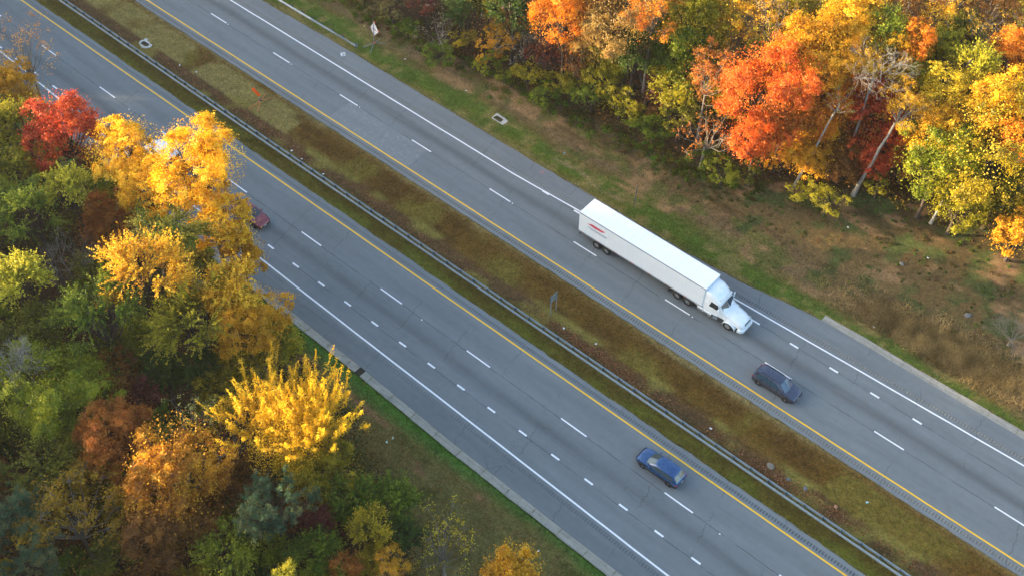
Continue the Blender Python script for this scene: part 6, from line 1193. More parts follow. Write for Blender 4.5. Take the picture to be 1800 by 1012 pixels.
OFF = [(-298.2,-68.2,20.6),(-301.3,-65.2,19.7),(-300.5,-57.7,17.3),(-297,-46.6,18.6),(-300.4,-37.2,23.3),(-297.9,-33.1,20.5),(-298.9,-27.6,20.9),(-301.4,-15.2,17.4),(-298.9,-7.8,18.6),(-297.6,-0.3,17.1),(-298.8,2,20.5),(-300.4,10.7,19.3),(-298.2,18.9,18),(-298.8,27.2,22.6),(-301.6,33.9,22.6),(-292.5,-70,18.7),(-295.4,-59.9,17.6),(-290.4,-55.8,23.7),(-293.1,-44.9,20.9),(-294.1,-38.6,21.7),(-291.4,-32.7,18.6),(-291.7,-27.4,21.8),(-291.7,-18.2,22.6),(-294.3,-10.7,22.6),(-293.2,-1.2,21.3),(-289.9,8,22.1),(-290.6,10.4,22),(-290.4,19.4,20.9),(-292.6,30.3,19.2),(-293.1,32,19.9),(-284.2,-67.4,23.5),(-286,-59.6,18.3),(-283.1,-57.1,19.8),(-287.6,-45.4,22.8),(-287.2,-39.8,18.8),(-285,-32.2,17.7),(-282.8,-26.3,20.1),(-287.7,-20.5,18.4),(-285.9,-7.4,23.2),(-285.1,-2.8,21.7),(-282.8,4,22.6),(-285.6,13.1,22.2),(-285,21.1,21.9),(-288,24.7,18),(-286.7,33.2,17.3),(-279.2,-69.4,23.2),(-278.4,-63.3,19.9),(-276.4,-53.3,23.6),(-278.2,-46.3,19.4),(-275.6,-41.6,23.1),(-277.5,-31.1,20.7),(-278.6,-25,17.4),(-280.2,-17.3,20.3),(-275.5,-12.9,20.9),(-277.6,-1.9,22.1),(-277.4,5.4,20.4),(-276.8,11,20.9),(-276.5,18.1,23.9),(-276,30.2,19.1),(-277.8,33.6,17.3),(-272.9,-71.5,23),(-272,-61.4,18.7),(-272.6,-56.8,21.7),(-270,-47.2,20.2),(-271.4,-40.1,23.5),(-271.8,-31.1,18.8),(-271.8,-26.1,17.6),(-267.4,-18.3,18.2),(-273,-12.6,18.5),(-270.5,-1.9,23.9),(-267.7,3.5,21.3),(-267.5,10.1,23),(-270.6,21.7,19.3),(-269.2,27.5,17.7),(-268.4,36.9,20.4),(-263.2,-67.3,19.6),(-260.2,-63,19.6),(-263.3,-57.6,18.9),(-264.1,-50.1,20.8),(-262.8,-42.8,18.1),(-260,-34.7,19.6),(-259.8,-27.3,19.9),(-260.7,-20.4,17.5),(-259.9,-8.9,18.8),(-262.6,-4,23.2),(-259.8,2.4,20.7),(-264.4,11.9,22.2),(-261.2,18.1,19.3),(-262.9,26.8,21.8),(-260.8,34,20.1),(-257.6,-70.8,23.6),(-255,-62.2,21.2),(-254.6,-53.2,18.8),(-256.1,-45.2,20.5),(-252.2,-42.2,22.5),(-255.2,-32.7,23.2),(-257.2,-24.9,18.7),(-255.9,-15.6,19.8),(-253.3,-12.9,24),(-252.3,-1.4,18.4),(-254.1,3.1,19.6),(-257.8,9.9,18.1),(-256.9,22,18.7),(-253,24.5,17.4),(-257.6,37.6,22.7),(-250.4,-67.4,18.6),(-248.9,-62,18.4),(-244.7,-55.8,21),(-247.1,-48.8,22.1),(-244.5,-39.4,17.6),(-245.7,-31.5,20.4),(-246.6,-26.4,19.1),(-247.4,-20.1,21.1),(-249.4,-11.5,23.3),(-247,-4,21.9),(-244.5,7.4,22.6),(-248.5,13,21.1),(-250,21.2,20.6),(-247.4,28.9,17.5),(-249.2,37.9,19.1),(-241.5,-72.6,19.2),(-239.6,-65.3,19),(-241.5,-57.1,22.5),(-237.2,-45,20.1),(-242.6,-40.9,20.7),(-240.7,-31.1,22.2),(-237.6,-25.2,18.7),(-237.5,-15.2,17.9),(-241.7,-9,22.7),(-237.2,-5.4,18.3),(-240.5,5.3,22.4),(-239.7,12.6,18.7),(-239.1,20.5,23.6),(-241.9,25.2,19.5),(-241,34.7,18.2),(-231.3,-68.1,17),(-230,-65,19.1),(-232.6,-55.5,18.5),(-231.1,-45.5,18.6),(-234.5,-39.9,18),(-229.9,-30.4,22.8),(-233,-23.3,19.7),(-232.8,-19.9,17.3),(-231.5,-11.8,23.7),(-232.1,-2,23.3),(-233.7,2.1,18.5),(-232.8,10.4,19),(-231.1,19.3,19.4),(-234.1,27.7,24),(-234.5,37.1,22.4),(-224.4,-69.7,20.6),(-227.4,-62.1,23.9),(-223.6,-55.2,20.1),(-222.8,-50.5,18.4),(-222.3,-39.1,22.8),(-224.8,-35.3,20.8),(-224.2,-27.5,20.4),(-222.3,-20.1,17.3),(-227.4,-8.9,23.3),(-227.1,-0.4,18.6),(-224.8,6.6,17.8),(-225.1,14.7,19.5),(-223.2,19.7,23.6),(-225.6,29.4,17.5),(-226,32.9,19.8),(-218.1,-71.6,19.9),(-216.4,-62,18.7),(-216.2,-53.7,20),(-217.7,-49.5,22.8),(-218.4,-41.2,23.5),(-218.7,-34.3,19.7),(-217.4,-24.3,19.8),(-216.4,-20.4,23.5),(-217.7,-10.3,20.1),(-218.8,-0.6,20.2),(-219.9,4.1,20.4),(-218.3,10.1,23.2),(-219.6,21.4,20),(-217.5,28.6,17.1),(-217.6,34.8,20),(-213,-72.9,20.4),(-210.3,-63.5,17.8),(-210.8,-54,22.7),(-208.4,-50.5,19.4),(-210.1,-38.1,21),(-208.2,-31.4,17.5),(-207.1,-24.7,21.2),(-211.4,-15.1,24),(-210.9,-10.1,17.4),(-208.4,-1.6,18.6),(-208,5.3,23.5),(-208.1,10.1,18.7),(-207.9,17.2,17.9),(-207.5,29.4,18.8),(-211,32.2,17.9),(-205.4,-69.5,21.3),(-204.6,-60.5,20.4),(-201.9,-54,18.4),(-200.7,-48,20.5),(-204.7,-41.5,20.2),(-201.2,-32.8,20.9),(-201,-25.6,17.1),(-202.1,-14.8,17.3),(-202.7,-9.1,20.4),(-204.9,-2.4,17.6),(-205.1,4,18.2),(-202.5,15.2,18.5),(-199.6,19.1,22.8),(-202.4,29.2,23.1),(-200.4,32.9,23.2),(-197.3,-68.6,17.3),(-196.2,-64.7,21.4),(-196.1,-54.6,18.5),(-195.6,-45.1,21.2),(-195.1,-38.6,23.9),(-196,-34.8,18.7),(-197.1,-25.6,22.2),(-193.4,-19.9,18.1),(-195.8,-7.9,20.4),(-194.8,-3.8,20.8),(-194.4,4,21.2),(-193.5,11.6,20.2),(-197.2,18.6,17.3),(-197.7,25,23.3),(-193.6,35.5,22.6),(-189.4,-70.9,21.1),(-185.4,-62.3,17.9),(-190.2,-57.8,22.3),(-185.1,-49.6,22.7),(-190.2,-38,21.9),(-187.7,-32.6,18.5),(-184.9,-26.4,18.9),(-185.9,-17,20.6),(-187.1,-12.3,17.8),(-184.6,-1.3,21.3),(-187.1,3.4,18.1),(-187,9.6,17.2),(-188.4,20.5,23.5),(-187.8,26.3,23.7),(-188.7,34.9,20.3),(-182.7,-72.4,17.1),(-178.2,-63.2,21.8),(-180.3,-55,23),(-180.6,-49.9,21.7),(-182.8,-39.9,19.6),(-180.4,-31.1,22.9),(-177.2,-23.3,22.7),(-177.4,-18.2,19.4),(-182.8,-10.3,17.4),(-181.7,-3,19.9),(-178.4,4.8,21.9),(-182.9,13.8,22.3),(-182.9,19.1,21.5),(-182.2,29.3,23.8),(-178.3,35.7,22.5),(-169.9,-67.3,19.3),(-171.6,-64.9,23.4),(-175.2,-56.3,21),(-174.2,-48,19.5),(-171.5,-39.9,22.8),(-171.8,-31.2,17.1),(-171.4,-22.5,18),(-170.8,-15.8,17.6),(-171.8,-11.1,19.6),(-169.5,-2.1,20.3),(-170.7,4.3,17.9),(-169.6,10.5,23.3),(-169.6,19.8,17.8),(-172.7,27.8,22.5),(-169.5,33.5,17.2),(-162.1,-73,23.7),(-162.6,-60.1,19.8),(-166.8,-54.4,20),(-163.7,-49.3,20.3),(-162.5,-39.5,23.5),(-163.5,-34.7,21.5),(-166.9,-27.6,21.2),(-167.9,-20.2,19.7),(-166.9,-9,18.9),(-166.5,-2.2,20.7),(-162.9,6.9,23.5),(-167.3,9.8,22.3),(-165.6,17.3,20.7),(-166.1,25.8,21.7),(-163.6,33.6,21.7),(-159.1,-67.7,19.8),(-157.7,-64.5,20.3),(-158.8,-53.3,17.9),(-157.3,-48.1,23.4),(-156.6,-39.6,18),(-159.9,-31.9,23.4),(-160,-25.5,19.6),(-160.4,-16.8,20.2),(-157.6,-8,21.4),(-159.1,0.3,23.5),(-156.3,2.7,21.4),(-160.5,11.2,20),(-157.7,21.7,20.9),(-156.6,27.2,22.1),(-159.4,37.4,22.9),(-147.5,-67.3,22.5),(-151.3,-60,22.7),(-150.2,-57.4,23.8),(-151.7,-49.5,20.9),(-147.8,-41.4,18.5),(-148.3,-32.1,21),(-149.4,-23.1,22.5),(-151.4,-18.3,24),(-148,-9.8,19.2),(-147.6,-3.8,20.2),(-149.4,6.6,21.9),(-148.9,10.7,19.4),(-148.5,20.5,23.4),(-152.6,30.4,20.5),(-151.2,32.6,17.5),(-139.6,-68.3,23.9),(-140.4,-62.9,18.3),(-142.3,-56.6,18.1),(-142.2,-47.1,23.9),(-140.7,-42.9,18.2),(-142.1,-31.3,23.9),(-142.2,-25.2,17.1),(-142.9,-15.3,17.4),(-142.3,-7.3,23.7),(-145.4,-3.7,18.4),(-139.6,6.8,18.9),(-143.2,13.6,17.2),(-144.5,21.7,19.1),(-144.1,30,22),(-140.4,36.7,20.6),(-136.9,-68.8,20.8),(-133.6,-61.5,22.5),(-137.7,-57,23.2),(-133.9,-45.3,17.4),(-134.9,-42.9,18.1),(-137.7,-34.4,18.8),(-137.6,-24.1,21.1),(-133.9,-14.6,19),(-136.5,-11.2,22.7),(-134.1,-1,18.7),(-137.2,4.8,23.3),(-136.4,14.1,21.9),(-135.8,21.2,23.4),(-136.7,26.1,19.7),(-136.8,34.4,22.1),(-125.4,-69,20.8),(-125,-64.4,21.9),(-128.2,-52.4,18.4),(-129,-49.8,20.2),(-126.4,-41.2,23.3),(-125.7,-33.9,21.2),(-126.6,-27.2,21.5),(-126.7,-15.3,19.1),(-129.7,-9.7,23),(-129.8,-4.3,17.7),(-124.6,6.6,17.6),(-125.4,12.1,17.2),(-130.1,18.5,17.3),(-129.5,24.9,18),(-129.9,34.5,22.8),(-118.3,-69.8,17.4),(-117.3,-65.1,17.1),(-118.5,-54.2,22.3),(-121.4,-45.1,23.1),(-122.7,-37.3,22.4),(-117.9,-32.6,22.6),(-117.5,-22.6,18.9),(-122,-16.6,20.1),(-117.8,-10.3,18.1),(-120.7,0.3,21.9),(-122,3.1,19.7),(-117.4,12.6,18.9),(-121.7,18.5,20.8),(-121.7,25.1,22.8),(-113,-67.7,18.8),(-112.9,-64.9,19.7),(-115,-53.4,24),(-115,-48.3,23.7),(-114.8,-38.1,17.8),(-112.7,-30.8,22.5),(-110.7,-26.1,20.8),(-114.7,-14.5,22.1),(-113.1,-10,21.1),(-113.3,-3.5,23.4),(-114.5,7.7,20.8),(-112.7,12.3,17.1),(-113.5,19.8,17.3),(-115.4,24.5,21.3),(-103.7,-72.7,20.6),(-106.8,-60,19.5),(-106.8,-55.4,19.3),(-107.1,-45.8,18.5),(-102.5,-38.6,23),(-103.6,-30.2,23.7),(-107.9,-26.4,23.3),(-104.7,-15,20.2),(-106,-8,18.8),(-105.6,-0.5,19.7),(-104.1,2.9,18.5),(-102.1,10.7,18.2),(-107.9,17.5,19.8),(-97.7,-67.9,19.9),(-96,-60.4,19.9),(-98.5,-57.5,21.7),(-95.7,-46.7,18.9),(-96.3,-41.7,22.6),(-94.8,-33.5,21.2),(-97.8,-26,23.2),(-98.6,-15.7,22.3),(-99.8,-8,19.6),(-98.3,-2.8,19.8),(-98,6.5,19.2),(-99.5,14,20),(-97.3,18,21.7),(-90.8,-69.1,22.7),(-91.3,-60.1,23.4),(-87.5,-55.4,21.4),(-90.1,-50.1,18.9),(-88,-41.9,20.1),(-89,-33,21.1),(-89.6,-27.2,17.3),(-89.9,-16.7,20.9),(-87.1,-12.1,17.6),(-88,-0.1,23.8),(-87.6,4.4,21),(-89.2,12.9,19.9),(-81.9,-70.4,18.3),(-84.6,-60.9,20),(-82.9,-55.9,21.3),(-81.7,-45.7,19.1),(-81.9,-40,17.7),(-80.3,-31.8,20.4),(-82.4,-24.9,19.9),(-82.4,-15.6,19.6),(-80.9,-12.9,19.2),(-81,-1.6,17.7),(-83.4,4.7,22.7),(-84.8,10.4,19.1),(-75.5,-72.4,20.6),(-77.7,-64.6,22.1),(-73.5,-52.2,22.2),(-75.6,-49.3,18.5),(-76.5,-37.5,20),(-74.8,-32.4,17.8),(-74.4,-28,21.5),(-76.6,-14.7,21.4),(-75,-12.3,18.9),(-76.3,0.1,20.6),(-74.9,4.8,19.5),(-67.2,-69.1,18.6),(-68,-61.9,18.5),(-66,-52,17),(-64.5,-47.6,22.5),(-67.5,-40.2,17.6),(-68.9,-35.3,20.8),(-66.5,-25.6,23.3),(-64.8,-19,19.3),(-69.3,-11.7,21.8),(-65.9,0.3,20.6),(-59.8,-68.1,24),(-58.5,-60.9,20.3),(-61.2,-52.2,19.8),(-57.2,-46,19.3),(-61.8,-38.7,21.7),(-59.5,-32.3,18.9),(-57.5,-24.9,23.4),(-58.2,-16,18.2),(-62.2,-10.8,23.7),(-62.2,-5.1,18.4),(-52.3,-69.9,17.6),(-52.1,-59.6,21.8),(-53.6,-54.4,22.5),(-51,-46,22.6),(-53.1,-38.5,20.4),(-53.4,-32.8,23.8),(-51.1,-25,23.9),(-51.6,-17.1,21.6),(-52.9,-12.7,20),(-42.4,-67.7,21.5),(-45.2,-61.1,23.1),(-45.7,-54.7,20.7),(-47.9,-45.3,22.9),(-42.8,-42,18.7),(-45,-33.7,18.1),(-48,-27,18.2),(-45,-15.1,17.4),(-47.7,-7.2,17.1),(-46.8,-1,21.2),(-36.4,-67.6,22.8),(-36.8,-59.8,18.9),(-35.6,-57.5,22.1),(-36,-46.3,21.6),(-34.6,-41.9,20.5),(-38.7,-32.7,22.3),(-35.7,-25.3,17.6),(-39.4,-16.7,21.6),(-35.8,-10.7,21.2),(-38.8,-1,17.9),(-30.9,-71.8,17.9),(-31.1,-59.6,20.3),(-30.5,-55.3,17.6),(-27.7,-46.7,19.5),(-30.5,-37.8,21.2),(-31,-34.6,23.9),(-29.7,-23.9,19.9),(-30.8,-19.1,20.5),(-28,-12.8,20.9),(-29.6,-4.5,17.3),(-29.7,4.6,22.2),(-24.2,-71.3,22.2),(-23.9,-60,17.9),(-23,-53.7,23.8),(-20.5,-48.3,19.2),(-25.4,-41.9,17.8),(-21.5,-35.2,17.3),(-20.9,-27.7,21.1),(-25.2,-17.9,24),(-23.7,-7.1,21.2),(-20.8,-3.8,20.9),(-23.4,3,23.4),(-19.5,11.8,19),(-21.3,17.4,18),(-13.2,-72.1,19.6),(-15.3,-63.2,23.9),(-13.7,-54.4,17.6),(-16.3,-48.2,20.6),(-14.9,-40.2,21.9),(-15.3,-33,17.8),(-12.5,-24.4,17.7),(-16.4,-16.8,21.3),(-17.9,-7.5,19.1),(-12.6,-0.4,23.5),(-16.9,5.6,18.5),(-6.4,-67.6,19.1),(-7.7,-62.6,18.2),(-9.9,-53.8,19.2),(-10.2,-48.4,18.3),(-9,-41.8,21.4),(-8.5,-33.5,22.1),(-7.9,-24.2,22.3),(-10.2,-15.7,22.1),(-5.2,-10,21.6),(-9.3,-3.8,17.5),(-10.4,3.3,18.8),(-2.2,-67.8,22.6),(0.3,-60.9,20.7),(-1.8,-52.1,20.8),(-2.6,-49.7,19.6),(1.6,-37.8,24),(1,-30.2,21.6),(2.6,-22.1,20.3),(-1.3,-17.7,20.2),(-1.7,-7.8,23.2),(-1.9,-3.3,20.5),(-2.6,2.1,21.1),(8,-67.9,17.7),(10,-60.9,18.6),(4.6,-54.8,17.4),(10.1,-47.8,19.7),(4.6,-39.9,21.8),(7.9,-29.8,22.2),(8.7,-25.3,20.4),(7.8,-14.7,23),(5.3,-12.2,22.1),(6.3,-3.3,18.2),(4.8,3.2,22.2),(15.7,-70.7,19.2),(17.1,-60.9,21.2),(17.9,-53.3,17),(15.1,-47.3,20.6),(16.8,-41.5,21.6),(17.8,-34.8,22),(16,-25.5,23.4),(12.5,-18.8,22.5),(17.3,-8.1,19.3),(14.8,-4,22.7),(21.9,-69,20.8),(22.9,-64.2,21.9),(22.2,-57.4,19.7),(20.8,-46.2,17.9),(19.9,-40.9,17.6),(23.2,-35.3,17.5),(21.4,-26,17.9),(23.9,-15.5,20.1),(23.1,-11.8,22.8),(19.9,-3.9,21.1),(31.7,-71.8,20.3),(27.8,-62.2,20.5),(33,-54.3,22.1),(27.5,-47,19.4),(30.5,-41.3,19),(31,-32.9,21),(31.6,-27.7,18.2),(28.9,-20.2,17.8),(32,-12.2,20.5),(40.3,-67.1,21.7),(37.8,-61.9,22.3),(36.2,-53.8,21.5),(34.9,-45.6,21.1),(36,-38.4,18.9),(37.3,-31.3,19.8),(37.7,-22.7,22.3),(37.1,-16.7,20.8),(39.5,-12.7,21),(43.8,-71.2,22.6),(46.2,-59.9,23.2),(47.5,-54.2,18.4),(44.6,-47.5,23.7),(47.1,-38.8,22.9),(42.5,-33,20.4),(45.1,-27.2,19.5),(46.7,-16.1,22.5),(44.7,-11.7,20.2),(51.4,-68.3,21),(53.9,-62.7,20.7),(54.4,-52.5,17.2),(54,-49.5,21.6),(53,-42,21.7),(51.3,-30.9,23.1),(52.3,-27.6,22.1),(54.7,-18.7,22.2),(53.7,-10.8,18.3),(-259.3,83.1,16.8),(-257.2,92.8,14.9),(-257,103.9,16.5),(-262.2,106.8,14.1),(-259.4,117.8,16.8),(-259.5,127.2,15.7),(-263,134.8,18.2),(-259.2,141.9,14.9),(-260.7,150.5,13.4),(-257.5,162.5,14.4),(-249.1,82.3,14.5),(-248.7,90.4,14.3),(-252.8,100.7,15.7),(-253,109.5,14.4),(-251.5,118.7,18.1),(-254.1,125.4,16.4),(-249,132.5,16.9),(-251.8,143.3,13.2),(-252.2,150.7,15.7),(-252.8,162.8,17.7),(-243.5,81.2,13.8),(-241.6,93.5,18.1),(-241.5,102.4,16.5),(-245.3,110.8,13.9),(-241.8,120.8,18.1),(-240.5,125.5,16.2),(-242.9,135.8,19),(-245.5,142.8,16),(-242.5,150.3,16),(-240.5,159,13.5),(-235.6,85.9,14.2),(-236.9,93.4,19),(-234.1,102.3,14.9),(-231.9,107.2,14.5),(-232.8,120.6,18.2),(-233.1,124.8,15.1),(-234.1,135.7,16.2),(-233.1,141.9,14.9),(-237.4,149.2,17.3),(-234.7,158.6,13.5),(-226.9,86.5,17),(-224.2,91.1,15.1),(-227.9,100.9,13.7),(-223.6,108.1,14.5),(-228.7,120.1,14.3),(-227.6,128.1,16),(-227.3,137.1,13.1),(-224,144.8,17.4),(-227.6,152,16.6),(-228.6,163.1,16.6),(-215.7,85.4,15.8),(-214.8,94.1,14.7),(-215.1,98.3,13.4),(-216.2,109.2,17.3),(-220.3,115.3,16),(-219,126.8,15.9),(-217.5,137.6,13.9),(-216.2,144.3,16.8),(-219.1,153.8,18.5),(-215.4,161.1,18.7),(-211.1,81.6,17.8),(-206.2,94.7,17.1),(-210.3,102.6,19),(-207.2,111.4,14),(-208,119.8,18.3),(-206.9,126.6,13.7),(-211,137.9,15.2),(-211.2,144.1,18.5),(-211.7,149.2,14.1),(-208.7,159.9,13.4),(-199.1,82.1,17.5),(-200.3,91.4,16.8),(-201.5,99.7,16.5),(-201.8,112.4,16.4),(-201,117.1,13.2),(-201.4,128.3,14.2),(-200.9,135.7,15.7),(-200.6,143,16.8),(-199.8,151.9,18.1),(-201.3,162,15),(-193.5,81.5,13.7),(-189.2,90.1,18.8),(-193.6,101.7,13.2),(-190.4,106.7,17.5),(-194.4,118.8,15.4),(-189.1,124.3,14),(-190.3,137.4,13.1),(-192.7,140.8,15.3),(-194.3,154.5,17.6),(-189.5,161.3,13.6),(-184.2,84.7,16.6),(-184.6,93.7,13.9),(-181.9,99,18.5),(-183.6,108.7,16.2),(-180.9,121,13.4),(-181.6,127.7,16.9),(-185.9,134.1,14.1),(-182.8,141.4,14.4),(-181,150.8,13.2),(-181.2,160.9,13.8),(-175,81.7,16.9),(-172.5,93.2,14.9),(-173.3,101.7,16.4),(-176.7,108.6,13.7),(-173.5,118.1,17.8),(-174.3,124.2,14),(-176.6,137.7,13.7),(-176.1,143,16.4),(-177.7,151.9,14.2),(-172.1,159.6,14),(-169.2,86.4,14.5),(-163.7,91.6,13.5),(-166.1,99.9,15),(-165.3,111.2,13.6),(-163.5,120.7,13.7),(-167.4,127,14.4),(-164.5,134.2,15.2),(-167.5,142.5,14.6),(-168.3,155,13.5),(-168.1,159.8,15.7),(-156.9,86.4,16.6),(-159.4,94.7,13.5),(-159.3,103.1,18.5),(-160.2,107.1,13.5),(-157,116.3,15.9),(-157.1,128.8,16.4),(-160.1,137.7,18.4),(-159,141.6,15.7),(-158.2,150.9,14.8),(-157.7,163.3,16.7),(-149.2,84.5,18.9),(-147.8,91.2,17.4),(-147.2,100.3,18.8),(-149.8,109.6,16.9),(-151.8,118.1,15.4),(-146.7,126,16.3),(-149.4,132.1,14.2),(-146.8,141.2,15.5),(-149.2,149.3,18.9),(-148.2,162.8,16),(-141.4,82,15.9),(-143.4,92.7,13.1),(-139.2,103.2,13.1),(-139.2,111.5,17.9),(-140.9,120,19),(-138.1,125,13.6),(-139.2,133.4,16.6),(-141.4,143.5,18.2),(-143.3,153.2,18.1),(-140.8,162.6,15.8),(-133.1,83.8,13.1),(-132.4,93.8,15.6),(-133.1,100.9,13.8),(-135,111.5,15.4),(-129.9,120.5,14.4),(-134.9,128.2,15.8),(-135.3,135.9,14.2),(-131.6,145.9,17.8),(-130.3,149.1,17.6),(-132.4,161.8,16.6),(-121.1,82.1,16.2),(-123.2,91.8,16.3),(-125.9,99.1,18.7),(-126.7,110.7,17.5),(-122.8,119.9,14.7),(-121.1,127.6,18.5),(-121.8,137,15.2),(-124.5,143.3,16.4),(-124.1,150,14.9),(-126.2,163.1,13.2),(-112.7,84,18.2),(-116.3,91.8,16.5),(-114.9,99.5,15.2),(-117.6,112.5,17.4),(-118.2,119.9,17.6),(-116.4,127.6,17),(-113.7,136.8,17.9),(-115.8,141.5,16.4),(-116.4,149.2,14.1),(-117.3,161.3,18.9),(-109.6,90,14),(-105.5,102.3,17.2),(-106.9,107.6,13.5),(-105.3,120.8,18.6),(-106.9,128.2,15.5),(-109.7,132.3,13.7),(-104.7,146.1,18.2),(-106.3,152.5,17.6),(-107.9,163.3,13.3),(-100.3,95.5,17.7),(-96.8,103.7,16.1),(-98.5,108.9,15.5),(-100.2,115.9,16.4),(-95.7,125,16.7),(-97,132.6,13.3),(-97.9,146,15),(-100.4,152.6,13.8),(-99.4,158,13.4),(-89.8,102.9,13.4),(-89.7,111.4,13.1),(-89.8,115.7,16.9),(-89.9,124.6,14.3),(-89.4,135.2,15),(-90.2,142.7,14),(-89,153.1,17.7),(-87.4,163,16.4),(-79.9,107.3,14.5),(-82.7,120.2,15.9),(-81.4,128.6,14.5),(-82,133.8,17.4),(-81.3,146.4,16.4),(-79.6,149.4,18.2),(-78.8,162.5,13.1),(-74.6,109.7,17.1),(-71,116.8,16.1),(-75.6,124.4,15),(-73.8,133.8,13.1),(-72.7,143.8,14.9),(-71.3,154.2,18.9),(-72,160.1,13.9),(-66.3,118.2,14.5),(-64.5,124.8,18.5),(-66,135.6,15.3),(-66.2,144,14.9),(-61.7,154.6,18.6),(-63.2,163,16.5),(-58.1,127.7,13.1),(-57.7,132.8,13.9),(-54.7,141.4,13.3),(-55.2,150.7,13.5),(-55.4,161.2,15.6),(-58.5,169.1,13.2),(-56.5,176.1,13.2),(-56.7,185.7,13.6),(-50.1,137.2,17.7),(-49.8,144.7,14.6),(-49.8,154.7,15),(-49.7,162.7,13),(-50.5,168.8,16.2),(-47.6,176.9,15.4),(-46.4,183.7,17.9),(-41.9,143.5,14.2),(-39.8,149.8,14.3),(-38.1,160.8,13.5),(-40,169.2,17),(-36.6,175.1,13.4),(-41.4,185,17.7),(-31.5,146.4,13.6),(-31.6,154.7,16.2),(-32.2,162.1,18),(-30.3,169.2,15.6),(-31.4,176.4,15.5),(-32.3,183.5,17.3),(-23.1,134.4,17.9),(-23.6,145,17.5),(-24.5,152.3,13.4),(-20.6,158.8,18.6),(-23,166.5,13.9),(-22.2,176.7,17.4),(-19.7,185.2,18.2),(-11.6,120.6,14.3),(-13.1,124.1,16.4),(-14.3,136.7,15),(-14.6,141.1,14.2),(-14.7,149.2,16.3),(-11.5,162.9,13.8),(-15.8,167.6,13.3),(-11.4,175.1,15.2),(-14.2,183.8,13.5),(-6.4,100.5,18.4),(-2.8,107.4,13.2),(-7.5,117.9,17),(-3.1,126.4,18),(-3.5,132,16.2),(-6.6,146,15.8),(-6.6,152.2,15.6),(-8,161.8,13),(-5.1,168.3,15.6),(-6.9,178.7,17.2),(-7,184.5,18.3),(0.6,100.3,13.8),(1.1,111.1,15.2),(5.9,118.9,15.5),(1.3,124.7,18.5),(4,134.1,17),(5.8,143.2,13.2),(0.7,149.8,14.1),(3.4,162,17.9),(4.7,166.5,16.7),(2.2,179.7,18.8),(4.5,187.4,14.8),(9.6,107.8,15),(14.1,115.6,18.5),(9.9,126.6,18.1),(11.4,136.1,17.1),(12,142.5,15.3),(13,153.2,18.1),(14.1,160.9,18.8),(12.1,171.6,16.9),(11.4,175.3,18),(10.1,186,18.9),(20.4,107.9,16.8),(18.9,119.7,13.4),(18.4,124.6,17.9),(18.4,137.6,15.7),(22.8,143.8,13.4),(23,154.3,18.1),(20.3,161.7,13.9),(20.8,169.8,15.8),(21.3,178.7,13.3),(22.2,188.9,17.5),(30.2,109.4,15.9),(29.5,115.4,18.4),(26.5,125.2,16.2),(27.8,135.9,13.9),(31.8,144.6,16.3),(26.5,151.2,15.3),(26.7,163.4,17.6),(26.6,171.7,18.3),(31.3,177.5,17.7),(26.1,183.7,13),(34.9,111.9,15.8),(34.9,118.1,17.3),(34.6,128.7,13),(35.1,136.9,15.7),(35,142.5,17.3),(35.6,154.4,14.7),(38.6,159.3,18.6),(35.6,166.6,14.7),(37.7,175.2,17.9),(36.9,183.7,15.3),(44.8,111,15.6),(45.8,117.9,16.3),(45.7,129.4,16),(47.2,132.5,14.7),(45.1,142.8,15.8),(44,153.3,18.3),(44.1,162.4,18.3),(46.5,166.4,15.6),(44.1,178,16.4),(44.9,183.9,16.8),(56.7,102.8,13.4),(54.3,107.8,16.1),(57.1,120.4,15.1),(54,125.7,18.8),(52.3,133.5,15.4),(56.9,144.5,16.3),(55.1,152.3,13.3),(53,159.7,16.4),(55.6,171.6,18.9),(52.8,179.3,13.5),(52.3,187.9,16.2)]
wood_mass([p for p in OFF if p[1] < 60], 'autumn wood continuing beyond the left carriageway', 1)
wood_mass([p for p in OFF if p[1] >= 60], 'autumn wood continuing beyond the right verge', 2)

# ------------------------------------------------------------------ haze
hb = MB(); hb.box((0, 0, 46.5), (8400, 8400, 96)); hm = bpy.data.materials.new('haze_air'); hm.use_nodes = True; ht = hm.node_tree; ht.nodes.clear()
ho = ht.nodes.new('ShaderNodeOutputMaterial'); hv = ht.nodes.new('ShaderNodeVolumePrincipled'); hv.inputs['Color'].default_value = (.93, .95, 1, 1)
hv.inputs['Density'].default_value = HAZE; hv.inputs['Anisotropy'].default_value = .3
ht.links.new(hv.outputs[0], ho.inputs['Volume']); haze = hb.build('haze', hm); tag(haze, 'thin pale autumn haze hanging over the road', 'haze', kind='stuff')

# ------------------------------------------------------------------ undergrowth, grass tufts, fallen leaves
def scatter_clumps(n, region, Rr, per, size, palette, name, label, cat, seed, zfac=.7):
    rng = np.random.default_rng(seed); x, y = region(rng, n); n = len(x); R = rng.uniform(*Rr, n)
    i = np.repeat(np.arange(n), per); e = sph(rng, n*per, 0); r = rng.uniform(.3, 1, n*per)[:, None]
    C = np.stack([x[i], y[i], ground_z(x, y)[i]], 1)+e*r*R[i][:, None]*np.array([1, 1, zfac]); N = e+rng.normal(size=e.shape)*.6+[0, 0, .4]
    V, Q_ = leaves(rng, C, N, size*rng.uniform(.6, 1.3, n*per)); pc = np.array([lin(h) for h in palette]); base = pc[rng.integers(0, len(pc), n)][i]
    tint = np.clip(base*rng.uniform(.6, 1.35, (n*per, 1)), 0, 1)
    return tag(link(name, np_mesh(name, V, Q_, [M_TINT], cols={'tint': ('FACE', tint)})), label, cat, kind='stuff')
def reg_wood(side):
    def fn(rng, n):
        x = rng.uniform(-150, 10, n*3)
        if side < 0: e = interp(x, SW_EDGE); y = e-rng.uniform(.5, 46, n*3); k = (y > -6)
        else: e = interp(x, NE_EDGE); y = e+rng.uniform(0, 50, n*3); k = x > -140
        return x[k][:n], y[k][:n]
    return fn
